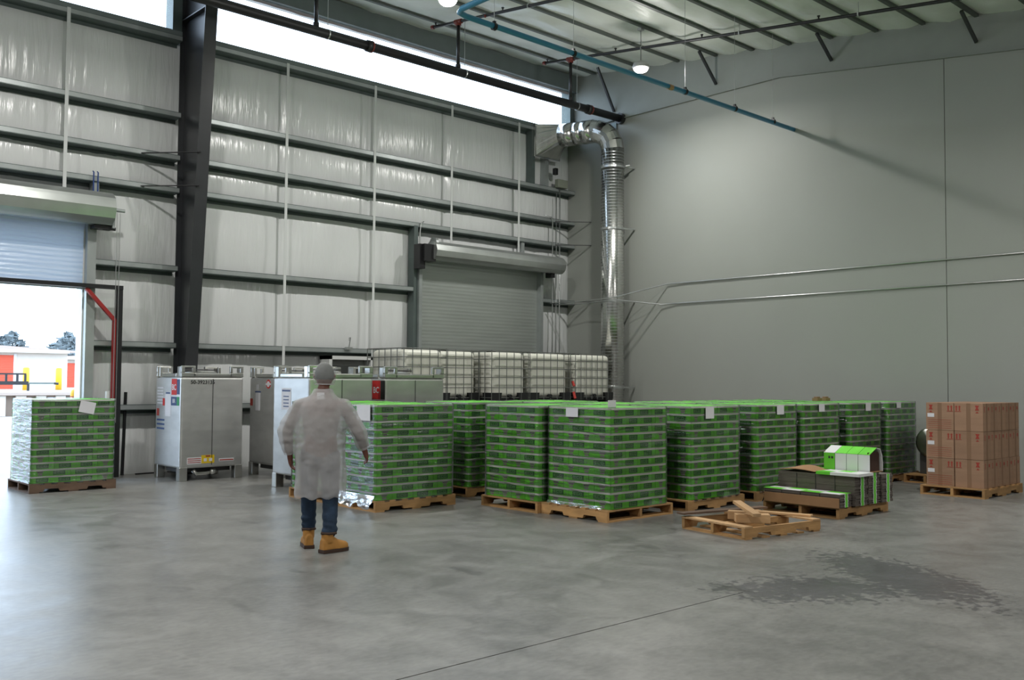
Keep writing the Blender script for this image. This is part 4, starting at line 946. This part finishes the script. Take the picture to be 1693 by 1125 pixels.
# ------------------------------------------------------------------ outside the open door
def wpix(px,py):
    d=_R@_ray((px,py)); return d
def out_at(px,dist):
    """ground position on the sight line of column px at a distance along the view axis"""
    d=_R@_ray((px,630.)); k=dist/F; return Vector((d[0]*k,d[1]*k))
yard=tag(MB().box(-60,60,YA+.12,60,-.2,-.01).build('yard_pavement',M['ocon']),kind='structure')
terr=tag(MB().box(-60,60,44.6,130,-.2,.98).build('upper_terrace',M['ocon']),kind='structure')
rw=tag(MB().box(-60,60,44.3,44.6,-.01,1.0).build('retaining_wall',M['rwall']),kind='structure')
for x in np.arange(-8,24,.8): MB().box(x,x+.40,44.16,44.3,0,.86).build('wall_panel',M['bwhite'],rw)
MB().box(-60,60,44.05,44.62,.88,1.0).build('wall_cap',M['broof'],rw)
def unit(p,lx,ly,h,label,doors,rz):
    t=thing('storage_building',label,'building',(p.x,p.y,.98),rz)
    MB().box(0,lx,0,ly,0,h).build('wall',M['bwhite'],t)
    MB().prism([(-.35,h),(lx+.35,h),(lx+.35,h+.12),(lx/2,h+.45),(-.35,h+.12)],-.4,ly+.3,'y').build('roof',M['broof'],t)
    MB().box(0,lx,-.45,-.38,h-.05,h+.14).build('gutter',M['bwhite'],t)
    for (face,a,c_,dh) in doors:
        if face=='y':
            b=MB(); n=int(dh/.09); b.grid(1,n*2,lambda u,v:(a+(c_-a)*u,-.03-.012*(round(v*n*2)%2),dh*v)); o=b.build('roller_door',M['orange'],t)
            MB().box(a-.15,a,-.05,0,0,dh+.1).box(c_,c_+.15,-.05,0,0,dh+.1).build('door_frame',M['frame_out'],t)
        else:
            b=MB(); n=int(dh/.09); b.grid(1,n*2,lambda u,v:(lx+.03+.012*(round(v*n*2)%2),a+(c_-a)*u,dh*v)); b.build('roller_door',M['orange'],t)
    return t
pA=out_at(34,56); 
unit(Vector((pA.x-9.0,pA.y-.2)),11.3,9,2.15,'white storage building with an orange roller door and pale roof',[('y',5.8,8.4,1.95)],math.radians(-4))
pB=out_at(88,66); unit(Vector((pB.x,pB.y)),11,8,2.0,'further white storage building with two orange roller doors',[('y',.50,1.55,1.7),('y',1.80,2.9,1.7)],math.radians(-2))
for px,dist,lab in ((43,50,'tall yellow bollard in front of the white storage building'),(97,52,'tall yellow bollard in front of the pink-orange doors')):
    q=out_at(px,dist); o=MB().tube([(0,0,0),(0,0,1.15),(0,0,1.2)],[.16,.16,.10],14).build('bollard',M['yellow'],None,(q.x,q.y,.98),smooth=True); tag(o,lab,'bollard')
t=thing('door_bollard','fat yellow bollard with a dark band just outside the open door','bollard',(*(out_at(125,17.9)),0))
MB().tube([(0,0,0),(0,0,1.34),(0,0,1.40),(0,0,1.43)],[.085,.085,.07,.02],18).build('sleeve',M['yellow'],t,smooth=True); MB().tube([(0,0,1.27),(0,0,1.29)],.088,18).build('band',M['red'],t)
q=out_at(10,47); t=thing('dark_gate','dark steel trailer frame parked on the terrace before the orange door','trailer',(q.x,q.y,.98),math.radians(-3))
MB().box(-3,1.0,-.05,.05,.30,.48).build('lower_rail',M['black'],t); MB().box(-3,.9,-.04,.04,.80,.88).build('upper_rail',M['black'],t); MB().box(1.0,2.2,-.04,.04,.34,.42).build('tow_bar',M['girt'],t); MB().tube([(2.2,0,.38),(2.4,0,.36)],.06).build('coupling',M['black'],t)
for x in (-2,-1,0,.5,.86): MB().box(x-.05,x+.05,-.04,.04,.48,.80).build('upright',M['black'],t)
for x in (-1.6,1.0): MB().box(x-.05,x+.05,-.05,.05,0,.34).build('leg',M['black'],t)
def conifer(px,dist,h,label):
    q=out_at(px,dist); t=thing('conifer',label,'tree',(q.x,q.y,.98),0,'conifers on the horizon')
    MB().tube([(0,0,0),(0,0,h*.9)],[.22,.05],8).build('trunk',M['kraftdark'],t)
    b=MB()
    for k in range(150):
        f=random.random()**.8; z=h*(.25+.75*f); rr=(1-f)*h*.24*random.uniform(.4,1.1)+.15; a=random.uniform(0,2*PI); c_=Vector((rr*math.cos(a),rr*math.sin(a),z)); s_=random.uniform(.25,.6)
        vs=[c_+Vector((random.uniform(-s_,s_),random.uniform(-s_,s_),random.uniform(-s_,s_)*.7)) for _ in range(4)]; b.add(vs,[(0,1,2),(0,2,3),(0,3,1),(1,3,2)])
    b.build('foliage',M['leaf'],t)
for px,dist,h,lab in ((4,86,4.2,'conifer at the left edge above the storage roof'),(19,96,5.2,'taller conifer left of the roof seam'),(32,90,4.0,'thin conifer just before the gap in the trees'),(91,84,3.6,'low conifer at the right of the roof corner'),(102,94,4.6,'pointed conifer in the right group'),(111,104,5.6,'tallest conifer of the right group'),(121,88,4.2,'broad conifer of the right group'),(133,98,5.0,'conifer touching the door jamb')):
    conifer(px,dist,h,lab)
